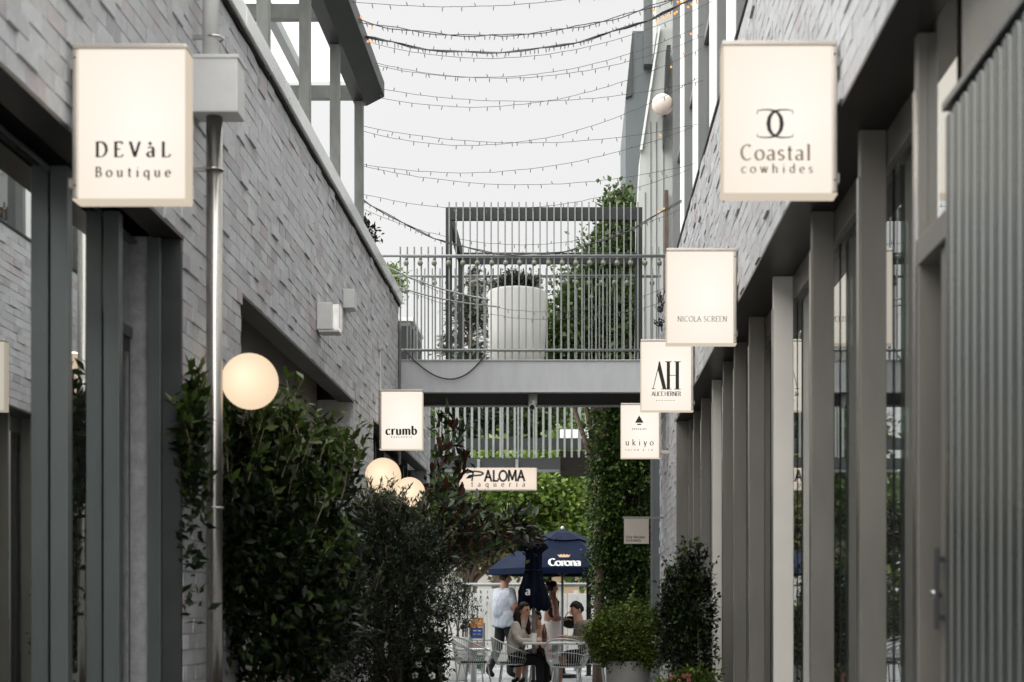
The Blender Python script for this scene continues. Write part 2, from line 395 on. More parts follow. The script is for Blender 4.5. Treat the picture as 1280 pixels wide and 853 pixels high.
class MB:
    def __init__(self):
        self.v = []; self.f = []; self.t = None
    def add(self, vs, fs):
        n = len(self.v)
        self.v.extend([tuple(p) for p in vs])
        self.f.extend([tuple(i + n for i in f) for f in fs])
        return self
    def box(self, x0, x1, y0, y1, z0, z1):
        x0, x1 = min(x0, x1), max(x0, x1); y0, y1 = min(y0, y1), max(y0, y1); z0, z1 = min(z0, z1), max(z0, z1)
        vs = [(x0,y0,z0),(x1,y0,z0),(x1,y1,z0),(x0,y1,z0),(x0,y0,z1),(x1,y0,z1),(x1,y1,z1),(x0,y1,z1)]
        return self.add(vs, [(0,3,2,1),(4,5,6,7),(0,1,5,4),(1,2,6,5),(2,3,7,6),(3,0,4,7)])
    def bar(self, a, b, w, h, up=(0, 0, 1)):
        """rectangular bar from a to b, w across, h along 'up'"""
        a, b = Vector(a), Vector(b)
        d = (b - a).normalized(); u = Vector(up)
        s = d.cross(u)
        if s.length < 1e-4:
            u = Vector((0, 1, 0)); s = d.cross(u)
        s.normalize(); u = s.cross(d).normalized()
        vs = []
        for p in (a, b):
            for i, j in ((-1,-1),(1,-1),(1,1),(-1,1)):
                vs.append(p + s * (i * w / 2) + u * (j * h / 2))
        return self.add(vs, [(0,1,2,3),(7,6,5,4),(0,4,5,1),(1,5,6,2),(2,6,7,3),(3,7,4,0)])
    def tube(self, pts, r, n=6, caps=True, closed=False):
        pts = [Vector(p) for p in pts]
        m = len(pts)
        rs = [r] * m if not isinstance(r, (list, tuple)) else list(r)
        base = len(self.v)
        ref = None
        for i, p in enumerate(pts):
            if closed:
                d = pts[(i + 1) % m] - pts[(i - 1) % m]
            else:
                d = pts[min(i + 1, m - 1)] - pts[max(i - 1, 0)]
            if d.length < 1e-9:
                d = Vector((0, 0, 1))
            d.normalize()
            if ref is None:
                ref = Vector((0, 0, 1)) if abs(d.z) < 0.9 else Vector((1, 0, 0))
            s = d.cross(ref)
            if s.length < 1e-5:
                s = d.cross(Vector((0.3, 1, 0.2)))
            s.normalize(); u = s.cross(d).normalized(); ref = u
            for k in range(n):
                a = 2 * math.pi * k / n
                self.v.append(tuple(p + (s * math.cos(a) + u * math.sin(a)) * rs[i]))
        for i in range(m if closed else m - 1):
            j = (i + 1) % m
            for k in range(n):
                k2 = (k + 1) % n
                self.f.append((base + i*n + k, base + i*n + k2, base + j*n + k2, base + j*n + k))
        if caps and not closed:
            self.f.append(tuple(base + k for k in range(n))[::-1])
            self.f.append(tuple(base + (m-1)*n + k for k in range(n)))
        return self
    def lathe(self, c, prof, n=20, cap=True):
        base = len(self.v); m = len(prof)
        for r, z in prof:
            for k in range(n):
                a = 2 * math.pi * k / n
                self.v.append((c[0] + r * math.cos(a), c[1] + r * math.sin(a), c[2] + z))
        for i in range(m - 1):
            for k in range(n):
                k2 = (k + 1) % n
                self.f.append((base + i*n + k, base + i*n + k2, base + (i+1)*n + k2, base + (i+1)*n + k))
        if cap:
            self.f.append(tuple(base + k for k in range(n))[::-1])
            self.f.append(tuple(base + (m-1)*n + k for k in range(n)))
        return self
    def ball(self, c, r, n=16, m=10, s=(1, 1, 1)):
        prof = [(math.sin(math.pi * i / m), -math.cos(math.pi * i / m)) for i in range(m + 1)]
        prof[0] = (0.001, -1); prof[-1] = (0.001, 1)
        base = len(self.v)
        self.lathe((0, 0, 0), prof, n)
        for i in range(base, len(self.v)):
            x, y, z = self.v[i]
            self.v[i] = (c[0] + x*r*s[0], c[1] + y*r*s[1], c[2] + z*r*s[2])
        return self
    def prism(self, poly, y0, y1):
        """polygon of (x, z) points pushed from y0 to y1"""
        n = len(poly)
        vs = [(x, y0, z) for x, z in poly] + [(x, y1, z) for x, z in poly]
        fs = [tuple(range(n)), tuple(range(2*n - 1, n - 1, -1))]
        for i in range(n):
            j = (i + 1) % n
            fs.append((i, i + n, j + n, j))
        return self.add(vs, fs)
    def build(self, name, mat, parent=None, smooth=False, bevel=0.0, tone=None):
        o0 = ORI[parent.name] if parent else Vector((0, 0, 0))
        me = bpy.data.meshes.new(name)
        me.from_pydata([(a - o0.x, b - o0.y, c - o0.z) for a, b, c in self.v], [], self.f)
        me.materials.append(MATS[mat])
        if smooth:
            me.polygons.foreach_set('use_smooth', [True] * len(me.polygons))
        if tone is not None:
            at = me.attributes.new('tone', 'FLOAT', 'POINT')
            at.data.foreach_set('value', tone)
        me.update()
        o = bpy.data.objects.new(name, me)
        COL.objects.link(o)
        if parent:
            o.parent = parent
        ORI[o.name] = o0
        if bevel:
            b = o.modifiers.new('bevel', 'BEVEL'); b.width = bevel; b.segments = 2; b.limit_method = 'ANGLE'
        return o

def box_part(name, mat, parent, *a, bevel=0.0):
    return MB().box(*a).build(name, mat, parent, bevel=bevel)

def tag(o, label, cat, group=None, kind=None):
    o['label'] = label; o['category'] = cat
    if group: o['group'] = group
    if kind: o['kind'] = kind
    return o
def structure(o, label=None):
    o['kind'] = 'structure'
    if label: o['label'] = label
    return o

# ---------------------------------------------------------------- lettering: pen strokes laid on a sign face
def arc(cx, cy, rx, ry, a0, a1, n=14):
    return [(cx + rx*math.cos(math.radians(a0 + (a1-a0)*i/n)), cy + ry*math.sin(math.radians(a0 + (a1-a0)*i/n))) for i in range(n + 1)]
X = 0.66     # x-height for capitals of height 1
def G():
    g = {}
    o = arc(.29, X/2, .27, X/2, 90, 450, 22)
    g['o'] = (.62, [o], [])
    g['a'] = (.54, [arc(.22, X-.16, .19, .16, 150, 0, 8) + [(.41, .12), (.47, .02), (.53, .04)], arc(.22, .17, .19, .17, 60, 330, 12) ], [])
    g['à'] = (.54, g['a'][1] + [[(.14, 1.0), (.26, .80)]], [])
    g['e'] = (.56, [[(.05, X*.53), (.50, X*.53)] + arc(.28, X*.5, .24, X*.5, 5, 320, 18)], [])
    g['c'] = (.52, [arc(.29, X/2, .25, X/2, 45, 320, 18)], [])
    g['s'] = (.42, [arc(.2, X*.74, .15, X*.25, 30, 235, 10) + arc(.2, X*.25, .16, X*.25, 60, -150, 10)], [])
    g['u'] = (.64, [[(.1, X), (.1, .2)] + arc(.28, .2, .18, .2, 180, 340, 8), [(.49, X), (.49, 0)]], [(.06, X, .07), (.45, X, .07), (.54, 0, .06)])
    g['n'] = (.64, [[(.1, X), (.1, 0)], [(.1, X*.7)] + arc(.3, X-.2, .19, .2, 160, 0, 8) + [(.49, 0)]], [(.08, X, .06), (.1, 0, .1), (.49, 0, .1)])
    g['m'] = (.98, [[(.1, X), (.1, 0)], [(.1, X*.7)] + arc(.28, X-.2, .18, .2, 160, 0, 8) + [(.46, 0)], [(.46, X*.7)] + arc(.65, X-.2, .18, .2, 160, 0, 8) + [(.83, 0)]], [(.08, X, .06), (.1, 0, .1), (.46, 0, .09), (.83, 0, .1)])
    g['r'] = (.46, [[(.12, X), (.12, 0)], [(.12, X*.62)] + arc(.3, X-.16, .16, .16, 150, 40, 6)], [(.09, X, .07), (.12, 0, .12)])
    g['i'] = (.3, [[(.14, X), (.14, 0)], [(.14, .90), (.14, .98)]], [(.11, X, .07), (.14, 0, .11)])
    g['l'] = (.3, [[(.14, 1.03), (.14, 0)]], [(.10, 1.03, .07), (.14, 0, .11)])
    g['t'] = (.4, [[(.17, .9), (.17, .12)] + arc(.28, .12, .11, .12, 180, 310, 5), [(.03, X), (.36, X)]], [])
    g['b'] = (.62, [[(.1, 1.03), (.1, .03)], arc(.32, X/2, .22, X/2, 140, -140, 16)], [(.07, 1.03, .06)])
    g['d'] = (.64, [[(.52, 1.03), (.52, 0)], arc(.29, X/2, .23, X/2, 40, 320, 16)], [(.49, 1.03, .06), (.56, 0, .06)])
    g['q'] = (.64, [[(.52, X), (.52, -.34)], arc(.29, X/2, .23, X/2, 40, 320, 16)], [(.52, -.34, .1)])
    g['h'] = (.66, [[(.1, 1.03), (.1, 0)], [(.1, X*.7)] + arc(.31, X-.2, .2, .2, 160, 0, 8) + [(.51, 0)]], [(.07, 1.03, .06), (.1, 0, .1), (.51, 0, .1)])
    g['k'] = (.6, [[(.1, 1.03), (.1, 0)], [(.46, X), (.12, .28)], [(.2, .36), (.52, 0)]], [(.07, 1.03, .06), (.1, 0, .1), (.5, X, .08), (.52, 0, .08)])
    g['w'] = (.86, [[(.05, X), (.24, 0)], [(.24, 0), (.42, X)], [(.42, X), (.61, 0)], [(.61, 0), (.80, X)]], [(.05, X, .09), (.42, X, .08), (.8, X, .08)])
    g['y'] = (.58, [[(.06, X), (.28, 0)], [(.5, X), (.22, -.24), (.08, -.32)]], [(.06, X, .09), (.5, X, .08)])
    g['f'] = (.36, [[(.14, 0), (.14, .8)] + arc(.27, .82, .13, .2, 180, 60, 6), [(.02, X), (.32, X)]], [])
    g['A'] = (.78, [[(.05, 0), (.37, 1)], [(.37, 1), (.70, 0)], [(.16, .36), (.58, .36)]], [(.05, 0, .1), (.70, 0, .12)])
    g['B'] = (.66, [[(.12, 1), (.12, 0)], [(.12, 1), (.32, 1)] + arc(.32, .76, .2, .24, 90, -90, 8) + [(.12, .52)], [(.12, .52), (.35, .52)] + arc(.35, .26, .24, .26, 90, -90, 8) + [(.12, 0)]], [(.08, 1, .08), (.08, 0, .08)])
    g['C'] = (.78, [arc(.42, .5, .36, .5, 50, 310, 22)], [])
    g['D'] = (.82, [[(.13, 1), (.13, 0)], [(.13, 1), (.34, 1)] + arc(.34, .5, .40, .5, 90, -90, 16) + [(.13, 0)]], [(.09, 1, .08), (.09, 0, .08)])
    g['E'] = (.64, [[(.13, 1), (.13, 0)], [(.13, 1), (.54, 1), (.56, .86)], [(.13, .52), (.44, .52)], [(.13, 0), (.56, 0), (.59, .16)]], [(.09, 1, .08), (.09, 0, .08)])
    g['H'] = (.84, [[(.14, 1), (.14, 0)], [(.68, 1), (.68, 0)], [(.14, .5), (.68, .5)]], [(.14, 1, .12), (.14, 0, .12), (.68, 1, .12), (.68, 0, .12)])
    g['I'] = (.34, [[(.16, 1), (.16, 0)]], [(.16, 1, .12), (.16, 0, .12)])
    g['K'] = (.74, [[(.13, 1), (.13, 0)], [(.6, 1), (.15, .42)], [(.26, .54), (.66, 0)]], [(.13, 1, .11), (.13, 0, .11), (.6, 1, .1), (.66, 0, .1)])
    g['L'] = (.62, [[(.13, 1), (.13, 0)], [(.13, 0), (.54, 0), (.58, .18)]], [(.13, 1, .12), (.09, 0, .08)])
    g['M'] = (.94, [[(.1, 0), (.14, 1)], [(.14, 1), (.46, .12)], [(.46, .12), (.78, 1)], [(.78, 1), (.83, 0)]], [(.1, 0, .09), (.83, 0, .1)])
    g['N'] = (.82, [[(.12, 0), (.12, 1)], [(.12, 1), (.68, 0)], [(.68, 0), (.68, 1)]], [(.12, 0, .1), (.68, 1, .1)])
    g['O'] = (.86, [arc(.42, .5, .37, .5, 90, 450, 26)], [])
    g['P'] = (.62, [[(.12, 1), (.12, 0)], [(.12, 1), (.32, 1)] + arc(.32, .74, .23, .26, 90, -90, 10) + [(.12, .48)]], [(.09, 1, .08), (.12, 0, .12)])
    g['R'] = (.70, [[(.12, 1), (.12, 0)], [(.12, 1), (.32, 1)] + arc(.32, .75, .22, .25, 90, -90, 10) + [(.12, .5)], [(.32, .5), (.62, 0)]], [(.09, 1, .08), (.12, 0, .12), (.62, 0, .08)])
    g['S'] = (.54, [arc(.26, .75, .2, .25, 35, 255, 12) + arc(.26, .25, .22, .25, 75, -145, 12)], [])
    g['T'] = (.66, [[(.32, 1), (.32, 0)], [(.05, .88), (.05, 1), (.59, 1), (.59, .88)]], [(.32, 0, .12)])
    g['U'] = (.80, [[(.12, 1), (.12, .3)] + arc(.38, .3, .26, .3, 180, 360, 12) + [(.64, 1)]], [(.12, 1, .11), (.64, 1, .1)])
    g['V'] = (.76, [[(.05, 1), (.36, 0)], [(.36, 0), (.67, 1)]], [(.05, 1, .11), (.67, 1, .1)])
    g['&'] = (.74, [[(.64, 0), (.22, .7)] + arc(.33, .82, .13, .16, 200, -20, 8) + [(.15, .36)] + arc(.3, .22, .2, .22, 150, 380, 10)], [])
    g['.'] = (.24, [[(.1, 0), (.1, .1)]], [])
    g[' '] = (.34, [], [])
    return g
GL = G()

def text_width(s, h, track):
    return sum(GL[c][0] * h + track for c in s) - track

def letters(mb, s, x0, x1, zb, h, y, style='serif', thick=0.15, thin=0.045, wobble=0.0):
    """draw s on a face at depth y (facing -Y), baseline zb, capital height h, spread between x0 and x1"""
    base = sum(GL[c][0] for c in s)
    k = h
    nat = base * h
    track = ((x1 - x0) - nat) / max(1, len(s) - 1)
    if track < -0.12 * h:
        track = 0.02 * h
        k = ((x1 - x0) - track * (len(s) - 1)) / base
    x = x0
    rr = random.Random(s)
    for c in s:
        w, strokes, serifs = GL[c]
        dz = rr.uniform(-wobble, wobble) * h
        for st in strokes:
            P = [Vector((x + px * k, zb + dz + pz * h)) for px, pz in st]
            n = len(P)
            L, R = [], []
            for i in range(n):
                d = P[min(i + 1, n - 1)] - P[max(i - 1, 0)]
                if d.length < 1e-9:
                    d = Vector((1, 0))
                d.normalize()
                if style == 'serif':
                    ang = math.atan2(d.y, d.x)
                    t = thin + (thick - thin) * abs(math.sin(ang - math.radians(14))) ** 1.4
                else:
                    t = thick
                nrm = Vector((-d.y, d.x)) * (t * h / 2)
                p = P[i]
                if style != 'serif' and i in (0, n - 1):
                    p = p + d * (t * h * 0.35) * (1 if i else -1)
                L.append(p + nrm); R.append(p - nrm)
            for i in range(n - 1):
                q = [L[i], L[i+1], R[i+1], R[i]]
                mb.add([(a.x, y, a.y) for a in q], [(0, 1, 2, 3)])
        if style == 'serif':
            for sx, sz, hw in serifs:
                a = x + sx * k; b = zb + dz + sz * h
                t = thin * h * 0.55
                mb.add([(a - hw*k*0.9, y - 0.0003, b - t), (a + hw*k*0.9, y - 0.0003, b - t), (a + hw*k*0.9, y - 0.0003, b + t), (a - hw*k*0.9, y - 0.0003, b + t)], [(0, 1, 2, 3)])
        x += w * k + track
    return mb

# ---------------------------------------------------------------- ground
g = MB().box(-150, 150, -40, 400, -0.30, -0.03).build('ground', 'paving')
structure(g)
lane = MB().box(-6.0, 4.0, -2, 31, -0.029, -0.010).build('lane_paving', 'paving')
structure(lane)
pv_me = None
for iy in range(22):
    for ix in range(-6, 6):
        x = ix * 0.40 + (0.2 if iy % 2 else 0.0); y = 22.0 + iy * 0.40
        if x < -2.6 or x > 2.2:
            continue
        if pv_me is None:
            o = MB().box(-0.196, 0.196, -0.196, 0.196, -0.0085, 0.0).build('paver', 'paver', None, bevel=0.004)
            pv_me = o.data
            o.location = (x, y, 0)
        else:
            o = bpy.data.objects.new('paver', pv_me)
            COL.objects.link(o)
            o.location = (x, y, random.uniform(-0.0015, 0.0015))
        o.parent = lane

# ---------------------------------------------------------------- brickwork
BW, BH, JT = 0.196, 0.081, 0.005
PU, PZ = BW + JT, BH + JT
def brick_field(u0, u1, z0, z1, anchor, holes, rng):
    out = []
    k0 = math.floor((z0 - anchor) / PZ)
    k1 = math.ceil((z1 - anchor) / PZ)
    for k in range(k0, k1):
        za = anchor + k * PZ + JT / 2; zb = za + BH
        if za < z0 - 0.01 or zb > z1 + 0.012:
            continue
        spans = [(u0, u1)]
        for a, b, c, d in holes:
            if za < d - 0.01 and zb > c + 0.01:
                ns = []
                for s, e in spans:
                    if b <= s or a >= e:
                        ns.append((s, e))
                    else:
                        if a > s: ns.append((s, a))
                        if b < e: ns.append((b, e))
                spans = ns
        off = (k % 2) * PU / 2 + rng.uniform(-0.03, 0.03)
        for s, e in spans:
            u = math.floor((s - off) / PU) * PU + off
            while u < e:
                a = max(u + JT / 2, s + 0.001); b = min(u + PU - JT / 2, e - 0.001)
                if b - a > 0.03:
                    out.append((a, b, za, zb))
                u += PU
    return out

def brick_verts(w, h, rng, back=0.035):
    """local (u, n, z) corners: front face proud by n"""
    d = abs(rng.gauss(0, 0.0013))
    tz = rng.gauss(0, 0.0011); tu = rng.gauss(0, 0.0016)
    if rng.random() < 0.10:                  # rumbled brick: stands proud of its neighbours
        d += rng.uniform(0.006, 0.013); hh = h - rng.uniform(0.0, 0.004)
    else:
        hh = h - abs(rng.gauss(0, 0.0012))
    ww = w - abs(rng.gauss(0, 0.0015))
    vs = []
    for n in (0, 1):
        for su, sz in ((-1, -1), (1, -1), (1, 1), (-1, 1)):
            nn = -back if n == 0 else d + tz * sz + tu * su + rng.gauss(0, 0.0006)
            zz = -h/2 + (0 if sz < 0 else hh)
            vs.append((su * ww / 2, nn, zz))
    return vs
BF = [(4, 5, 6, 7), (0, 1, 5, 4), (1, 2, 6, 5), (2, 3, 7, 6), (3, 0, 4, 7)]

def lay(parent, faces, n_single, seed):
    """faces: list of (origin, U, N, bricks). The n_single bricks that show largest become objects, the rest one mesh."""
    rng = random.Random(seed)
    allb = []
    for O, U, N, bl in faces:
        O, U, N = Vector(O), Vector(U), Vector(N)
        for a, b, za, zb in bl:
            c = O + U * ((a + b) / 2) + Vector((0, 0, (za + zb) / 2))
            vis = 0
            if c.y > 2.0:
                px = VX + c.x / c.y * F; py = VY - (c.z - CAMZ) / c.y * F
                if -5 < px < 1285 and -5 < py < 858:
                    vis = abs(N.dot(c - Vector((0, 0, CAMZ)))) / c.y ** 3
            allb.append((vis, c, U, N, b - a, zb - za))
    allb.sort(key=lambda t: -t[0])
    o0 = ORI[parent.name]
    variants = {}
    rest = MB(); tones = []
    for i, (vis, c, U, N, w, h) in enumerate(allb):
        tone = min(1, max(0, rng.betavariate(1.3, 1.2)))
        if i < n_single and vis > 0:
            full = abs(w - BW) < 1e-4
            key = (tuple(round(v) for v in N), rng.randrange(26)) if full else (c.x, c.y, c.z)
            me = variants.get(key)
            if me is None:
                me = bpy.data.meshes.new('brick')
                vs = [U * a + N * n + Vector((0, 0, z)) for a, n, z in brick_verts(w, h, rng)]
                fl = BF if U.cross(N).z < 0 else [f[::-1] for f in BF]
                me.from_pydata([tuple(v) for v in vs], [], fl)
                me.materials.append(MATS['brick'])
                at = me.attributes.new('tone', 'FLOAT', 'POINT'); at.data.foreach_set('value', [tone] * 8)
                variants[key] = me
            o = bpy.data.objects.new('brick', me)
            COL.objects.link(o)
            o.parent = parent
            o.location = c - o0
        else:
            vs = [c + U * a + N * n + Vector((0, 0, z)) for a, n, z in brick_verts(w, h, rng)]
            fl = BF if U.cross(N).z < 0 else [f[::-1] for f in BF]
            rest.add(vs, fl); tones += [tone] * 8
    if rest.v:
        r = rest.build('far_bricks', 'brick', parent, tone=tones)
        r['kind'] = 'stuff'

A = 2.12      # left wall plane  x = -A
B = 1.12      # right wall plane x = +B
LZ, LP = 3.17, 4.80      # left: lintel and parapet heights
RZ, RP = 3.28, 5.11      # right

# ---------------------------------------------------------------- left building
lb = thing('shop_building', 'low grey brick shop building with glazed shopfront under the roof pergola', 'building', (-A - 0.2, 10, 0))
m = MB()
xf, xb = -A - 0.0035, -A - 0.30
m.box(-A - 0.15, xf, 1.5, 16.8, LZ, LP)
m.box(-A - 0.15, xf, 16.8, 20.4, LZ, 4.10)
for y0, y1 in ((1.5, 3.2), (7.57, 8.88), (13.4, 14.7), (20.0, 20.4)):
    m.box(xb, xf, y0, y1, 0, LZ - 0.0005)
m.box(-A - 0.36, -A - 0.01 - 0.004, 13.414, 13.6, 0.0, LZ - 0.02)      # thickened jamb of the deep opening
lw = m.build('wall', 'mortar', lb)
rng = random.Random(3)
holesL = [(3.2, 7.57, -1, LZ), (8.88, 13.4, -1, LZ), (14.7, 20.0, -1, LZ), (16.8, 30, 4.10, 9)]
fL = brick_field(1.5, 20.4, 0.0, LP, LZ, holesL, rng)
fJ = brick_field(0.003, 0.345, 0.0, LZ, LZ, [], rng)
lay(lw, [((-A, 0, 0), (0, 1, 0), (1, 0, 0), fL), ((-A - 0.350, 13.4, 0), (1, 0, 0), (0, -1, 0), fJ)], 300, 11)
# coping in lengths
y = 1.5
while y < 16.7:
    y1 = min(y + 1.83, 16.82)
    MB().prism([(-A - 0.34, LP + 0.03), (-A + 0.05, LP + 0.03), (-A + 0.05, LP + 0.16), (-A + 0.02, LP + 0.17), (-A - 0.34, LP + 0.13)], y + 0.003, y1 - 0.003).build('coping', 'coping', lb, bevel=0.004)
    y = y1
box_part('shadow_gap_strip', 'soffit_dark', lb, -A - 0.30, -A + 0.018, 1.5, 16.81, LP + 0.002, LP + 0.028)  # near-black strip under the coping, its colour stands for the shadow gap
# steel lintels and lined reveals
for y0, y1, d in ((3.2, 7.57, 0.148), (8.88, 13.4, 0.148), (14.7, 20.0, 0.148)):
    box_part('lintel', 'soffit_metal', lb, -A - d, -A + 0.004, y0 + 0.002, y1 - 0.002, LZ - 0.022, LZ - 0.002, bevel=0.002)
# first shopfront
sf = MB().box(-A - 0.345, -A - 0.242, 3.2, 7.55, 3.121, LZ - 0.024).build('shopfront_head', 'frame_blue', lb, bevel=0.004)
box_part('reveal_lining', 'frame_dark', lb, -A - 0.10, -A - 0.002, 7.535, 7.568, 0, LZ - 0.024)
box_part('reveal_lining', 'frame_blue', lb, -A - 0.172, -A - 0.102, 7.50, 7.566, 0, LZ - 0.024, bevel=0.003)
for yy in (4.35, 5.30, 6.29, 7.0):
    box_part('mullion', 'frame_blue', lb, -A - 0.24, -A - 0.160, yy, yy + 0.06, 0, LZ - 0.024, bevel=0.004)
ys = [3.2, 4.35, 5.30, 6.29, 7.0, 7.5]
for i in range(5):
    y0, y1 = ys[i] + 0.06, ys[i + 1]
    if i == 4:
        d = MB().box(-A - 0.30, -A - 0.262, y0 + 0.004, y1 - 0.004, 0.02, 2.6).build('door', 'frame_dark', lb, bevel=0.003)
        MB().box(-A - 0.260, -A - 0.256, y0 + 0.05, y1 - 0.05, 0.2, 2.52).build('pane', 'glass_coated', d)
        MB().tube([(-A - 0.22, y0 + 0.03, 0.8), (-A - 0.22, y0 + 0.03, 1.6)], 0.012, 8).build('handle', 'stainless', d, smooth=True)
        box_part('transom', 'frame_blue', lb, -A - 0.33, -A - 0.25, y0 + 0.002, y1 - 0.002, 2.602, 2.66)
        MB().box(-A - 0.275, -A - 0.265, y0, y1, 2.662, 3.12).build('pane', 'glass_coated', lb)
    else:
        MB().box(-A - 0.255, -A - 0.2435, y0 - 0.01, y1 + 0.004, 0.14, 3.12).build('pane', 'glass_coated', lb)
        box_part('sill_rail', 'frame_blue', lb, -A - 0.30, -A - 0.20, y0, y1, 0.0, 0.138)
# deep opening: rendered infill panels
for y0, y1 in ((8.88, 10.4), (10.4, 11.9), (11.9, 13.398)):
    box_part('infill_panel', 'panel_beige', lb, -A - 0.42, -A - 0.352, y0 + 0.003, y1 - 0.003, 0.0, 3.6, bevel=0.003)
# third opening: boards, frames and glass
for k in range(7):
    y0 = 17.2 + k * 0.26
    box_part('board', 'timber_grey', lb, -A - 0.33, -A - 0.27 + random.uniform(-.003, .003), y0 + 0.003, y0 + 0.257, 0, LZ - 0.026, bevel=0.003)
for yy in (14.72, 15.6, 16.4, 17.12, 19.05, 19.5, 19.93):
    box_part('mullion', 'frame_dark', lb, -A - 0.32, -A - 0.22, yy, yy + 0.065, 0, LZ - 0.026, bevel=0.003)
for y0, y1 in ((14.79, 15.6), (15.67, 16.4), (16.47, 17.12), (19.12, 19.5), (19.57, 19.93)):
    MB().box(-A - 0.29, -A - 0.28, y0, y1, 0.05, LZ - 0.028).build('pane', 'glass', lb)
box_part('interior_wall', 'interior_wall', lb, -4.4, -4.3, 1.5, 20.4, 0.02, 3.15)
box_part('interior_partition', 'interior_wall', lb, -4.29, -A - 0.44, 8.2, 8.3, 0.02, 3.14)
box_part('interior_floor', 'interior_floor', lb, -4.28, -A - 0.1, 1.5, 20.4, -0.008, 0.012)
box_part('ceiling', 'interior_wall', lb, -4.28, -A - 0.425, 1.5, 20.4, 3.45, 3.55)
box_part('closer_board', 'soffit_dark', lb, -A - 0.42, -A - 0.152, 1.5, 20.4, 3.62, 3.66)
box_part('roof', 'roof_grey', lb, -8.0, -A - 0.152, 1.5, 20.4, 3.95, 4.09)
box_part('rear_wall', 'mortar', lb, -8.2, -8.0, 1.5, 20.4, 0, 4.5)
box_part('end_wall', 'mortar', lb, -7.99, -A - 0.302, 20.2, 20.4, 0, 3.94)
box_part('end_wall', 'mortar', lb, -7.99, -A - 0.302, 1.5, 1.7, 0, 3.94)
box_part('parapet_return', 'mortar', lb, -7.9, -A - 0.152, 16.7, 16.8, 4.092, LP)

# ---------------------------------------------------------------- right building
rb = thing('shop_building', 'taller grey brick shop building with deep metal shopfront fins and white-panelled upper storey', 'building', (B + 0.2, 10, 0))
m = MB()
m.box(B + 0.0035, B + 0.21, 1.0, 18.5, RZ, RP)
m.box(B + 0.0035, B + 0.30, 15.56, 18.5, 0, RZ - 0.0005)
rw = m.build('wall', 'mortar', rb)
fR = brick_field(1.0, 18.5, 0.0, RP, RZ, [(0, 15.56, -1, RZ)], random.Random(5))
lay(rw, [((B, 0, 0), (0, 1, 0), (-1, 0, 0), fR)], 300, 23)
box_part('parapet_cap', 'dark_steel', rb, B - 0.012, B + 0.23, 1.0, 18.52, RP + 0.004, RP + 0.03, bevel=0.003)
box_part('lintel', 'soffit_metal', rb, B - 0.004, B + 0.32, 1.0, 15.555, RZ - 0.022, RZ - 0.002, bevel=0.002)
box_part('shopfront_head', 'frame_grey', rb, 1.37, 1.44, 4.72, 15.5, 3.10, RZ - 0.024, bevel=0.004)
box_part('reveal_lining', 'frame_grey', rb, B + 0.004, B + 0.135, 15.52, 15.558, 0, RZ - 0.024)
FR = 1.25
posts = [(5.11, 1.398, 'frame_grey'), (6.14, 1.396, 'frame_grey'), (7.39, 1.398, 'frame_grey'), (8.82, 1.404, 'frame_lit'), (10.03, 1.388, 'frame_grey'),
         (10.98, 1.345, 'frame_grey'), (11.8, 1.335, 'frame_grey'), (12.75, 1.335, 'frame_lit'), (13.85, 1.335, 'frame_grey'), (14.75, 1.335, 'frame_grey'), (15.36, 1.35, 'frame_grey')]
for yy, xo, mt in posts:
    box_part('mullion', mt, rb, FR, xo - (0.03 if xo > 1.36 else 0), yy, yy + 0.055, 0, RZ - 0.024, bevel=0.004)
    MB().box(FR - 0.006, FR - 0.0005, yy + 0.004, yy + 0.05, 0, 3.05).build('edge_trim', 'stainless', rb)
    box_part('inner_mullion', 'frame_grey', rb, xo - (0.029 if xo > 1.36 else -0.001), 1.368, yy + 0.02, yy + 0.06, 0, 3.2)
for i in range(len(posts) - 1):
    y0, y1 = posts[i][0] + 0.06, posts[i + 1][0]
    if i == 5:
        d = MB().box(1.335, 1.375, y0 + 0.005, y1 - 0.005, 0.02, 3.05).build('door', 'frame_grey', rb, bevel=0.003)
        hb = MB().box(1.285, 1.30, y0 + 0.12, y0 + 0.17, 0.42, 1.36)
        hb.box(1.30, 1.336, y0 + 0.12, y0 + 0.17, 1.26, 1.30); hb.box(1.30, 1.336, y0 + 0.12, y0 + 0.17, 0.5, 0.54)
        hb.build('handle', 'frame_dark', d, bevel=0.003)
        MB().tube([(1.30, y0 + 0.15, 1.62), (1.336, y0 + 0.15, 1.62)], 0.022, 12).build('lock', 'stainless', d, smooth=True)
    else:
        MB().box(1.405, 1.415, y0 - 0.005, y1 + 0.01, 0.14, 3.099).build('pane', 'glass', rb)
        box_part('sill_rail', 'frame_grey', rb, 1.37, 1.44, y0, y1, 0.0, 0.138)
# door stile with pull handle next to the ribbed screen
st = MB().box(1.27, 1.36, 4.78, 4.86, 0.0, 2.40).build('door_stile', 'frame_grey', rb, bevel=0.003)
hb = MB().box(1.238, 1.25, 4.80, 4.83, 1.08, 1.36); hb.box(1.25, 1.271, 4.805, 4.825, 1.31, 1.33); hb.box(1.25, 1.271, 4.805, 4.825, 1.11, 1.13)
hb.build('handle', 'frame_dark', st, bevel=0.002)
MB().tube([(1.236, 4.86, 1.20), (1.272, 4.86, 1.20)], 0.014, 12).build('lock', 'stainless', st, smooth=True)
tl = MB().box(1.25, 1.33, 4.72, 5.105, 2.405, 2.50).build('transom', 'frame_grey', rb, bevel=0.003)
MB().box(1.287, 1.297, 4.72, 5.105, 2.502, RZ - 0.025).build('transom_light', 'glass_coated', rb)
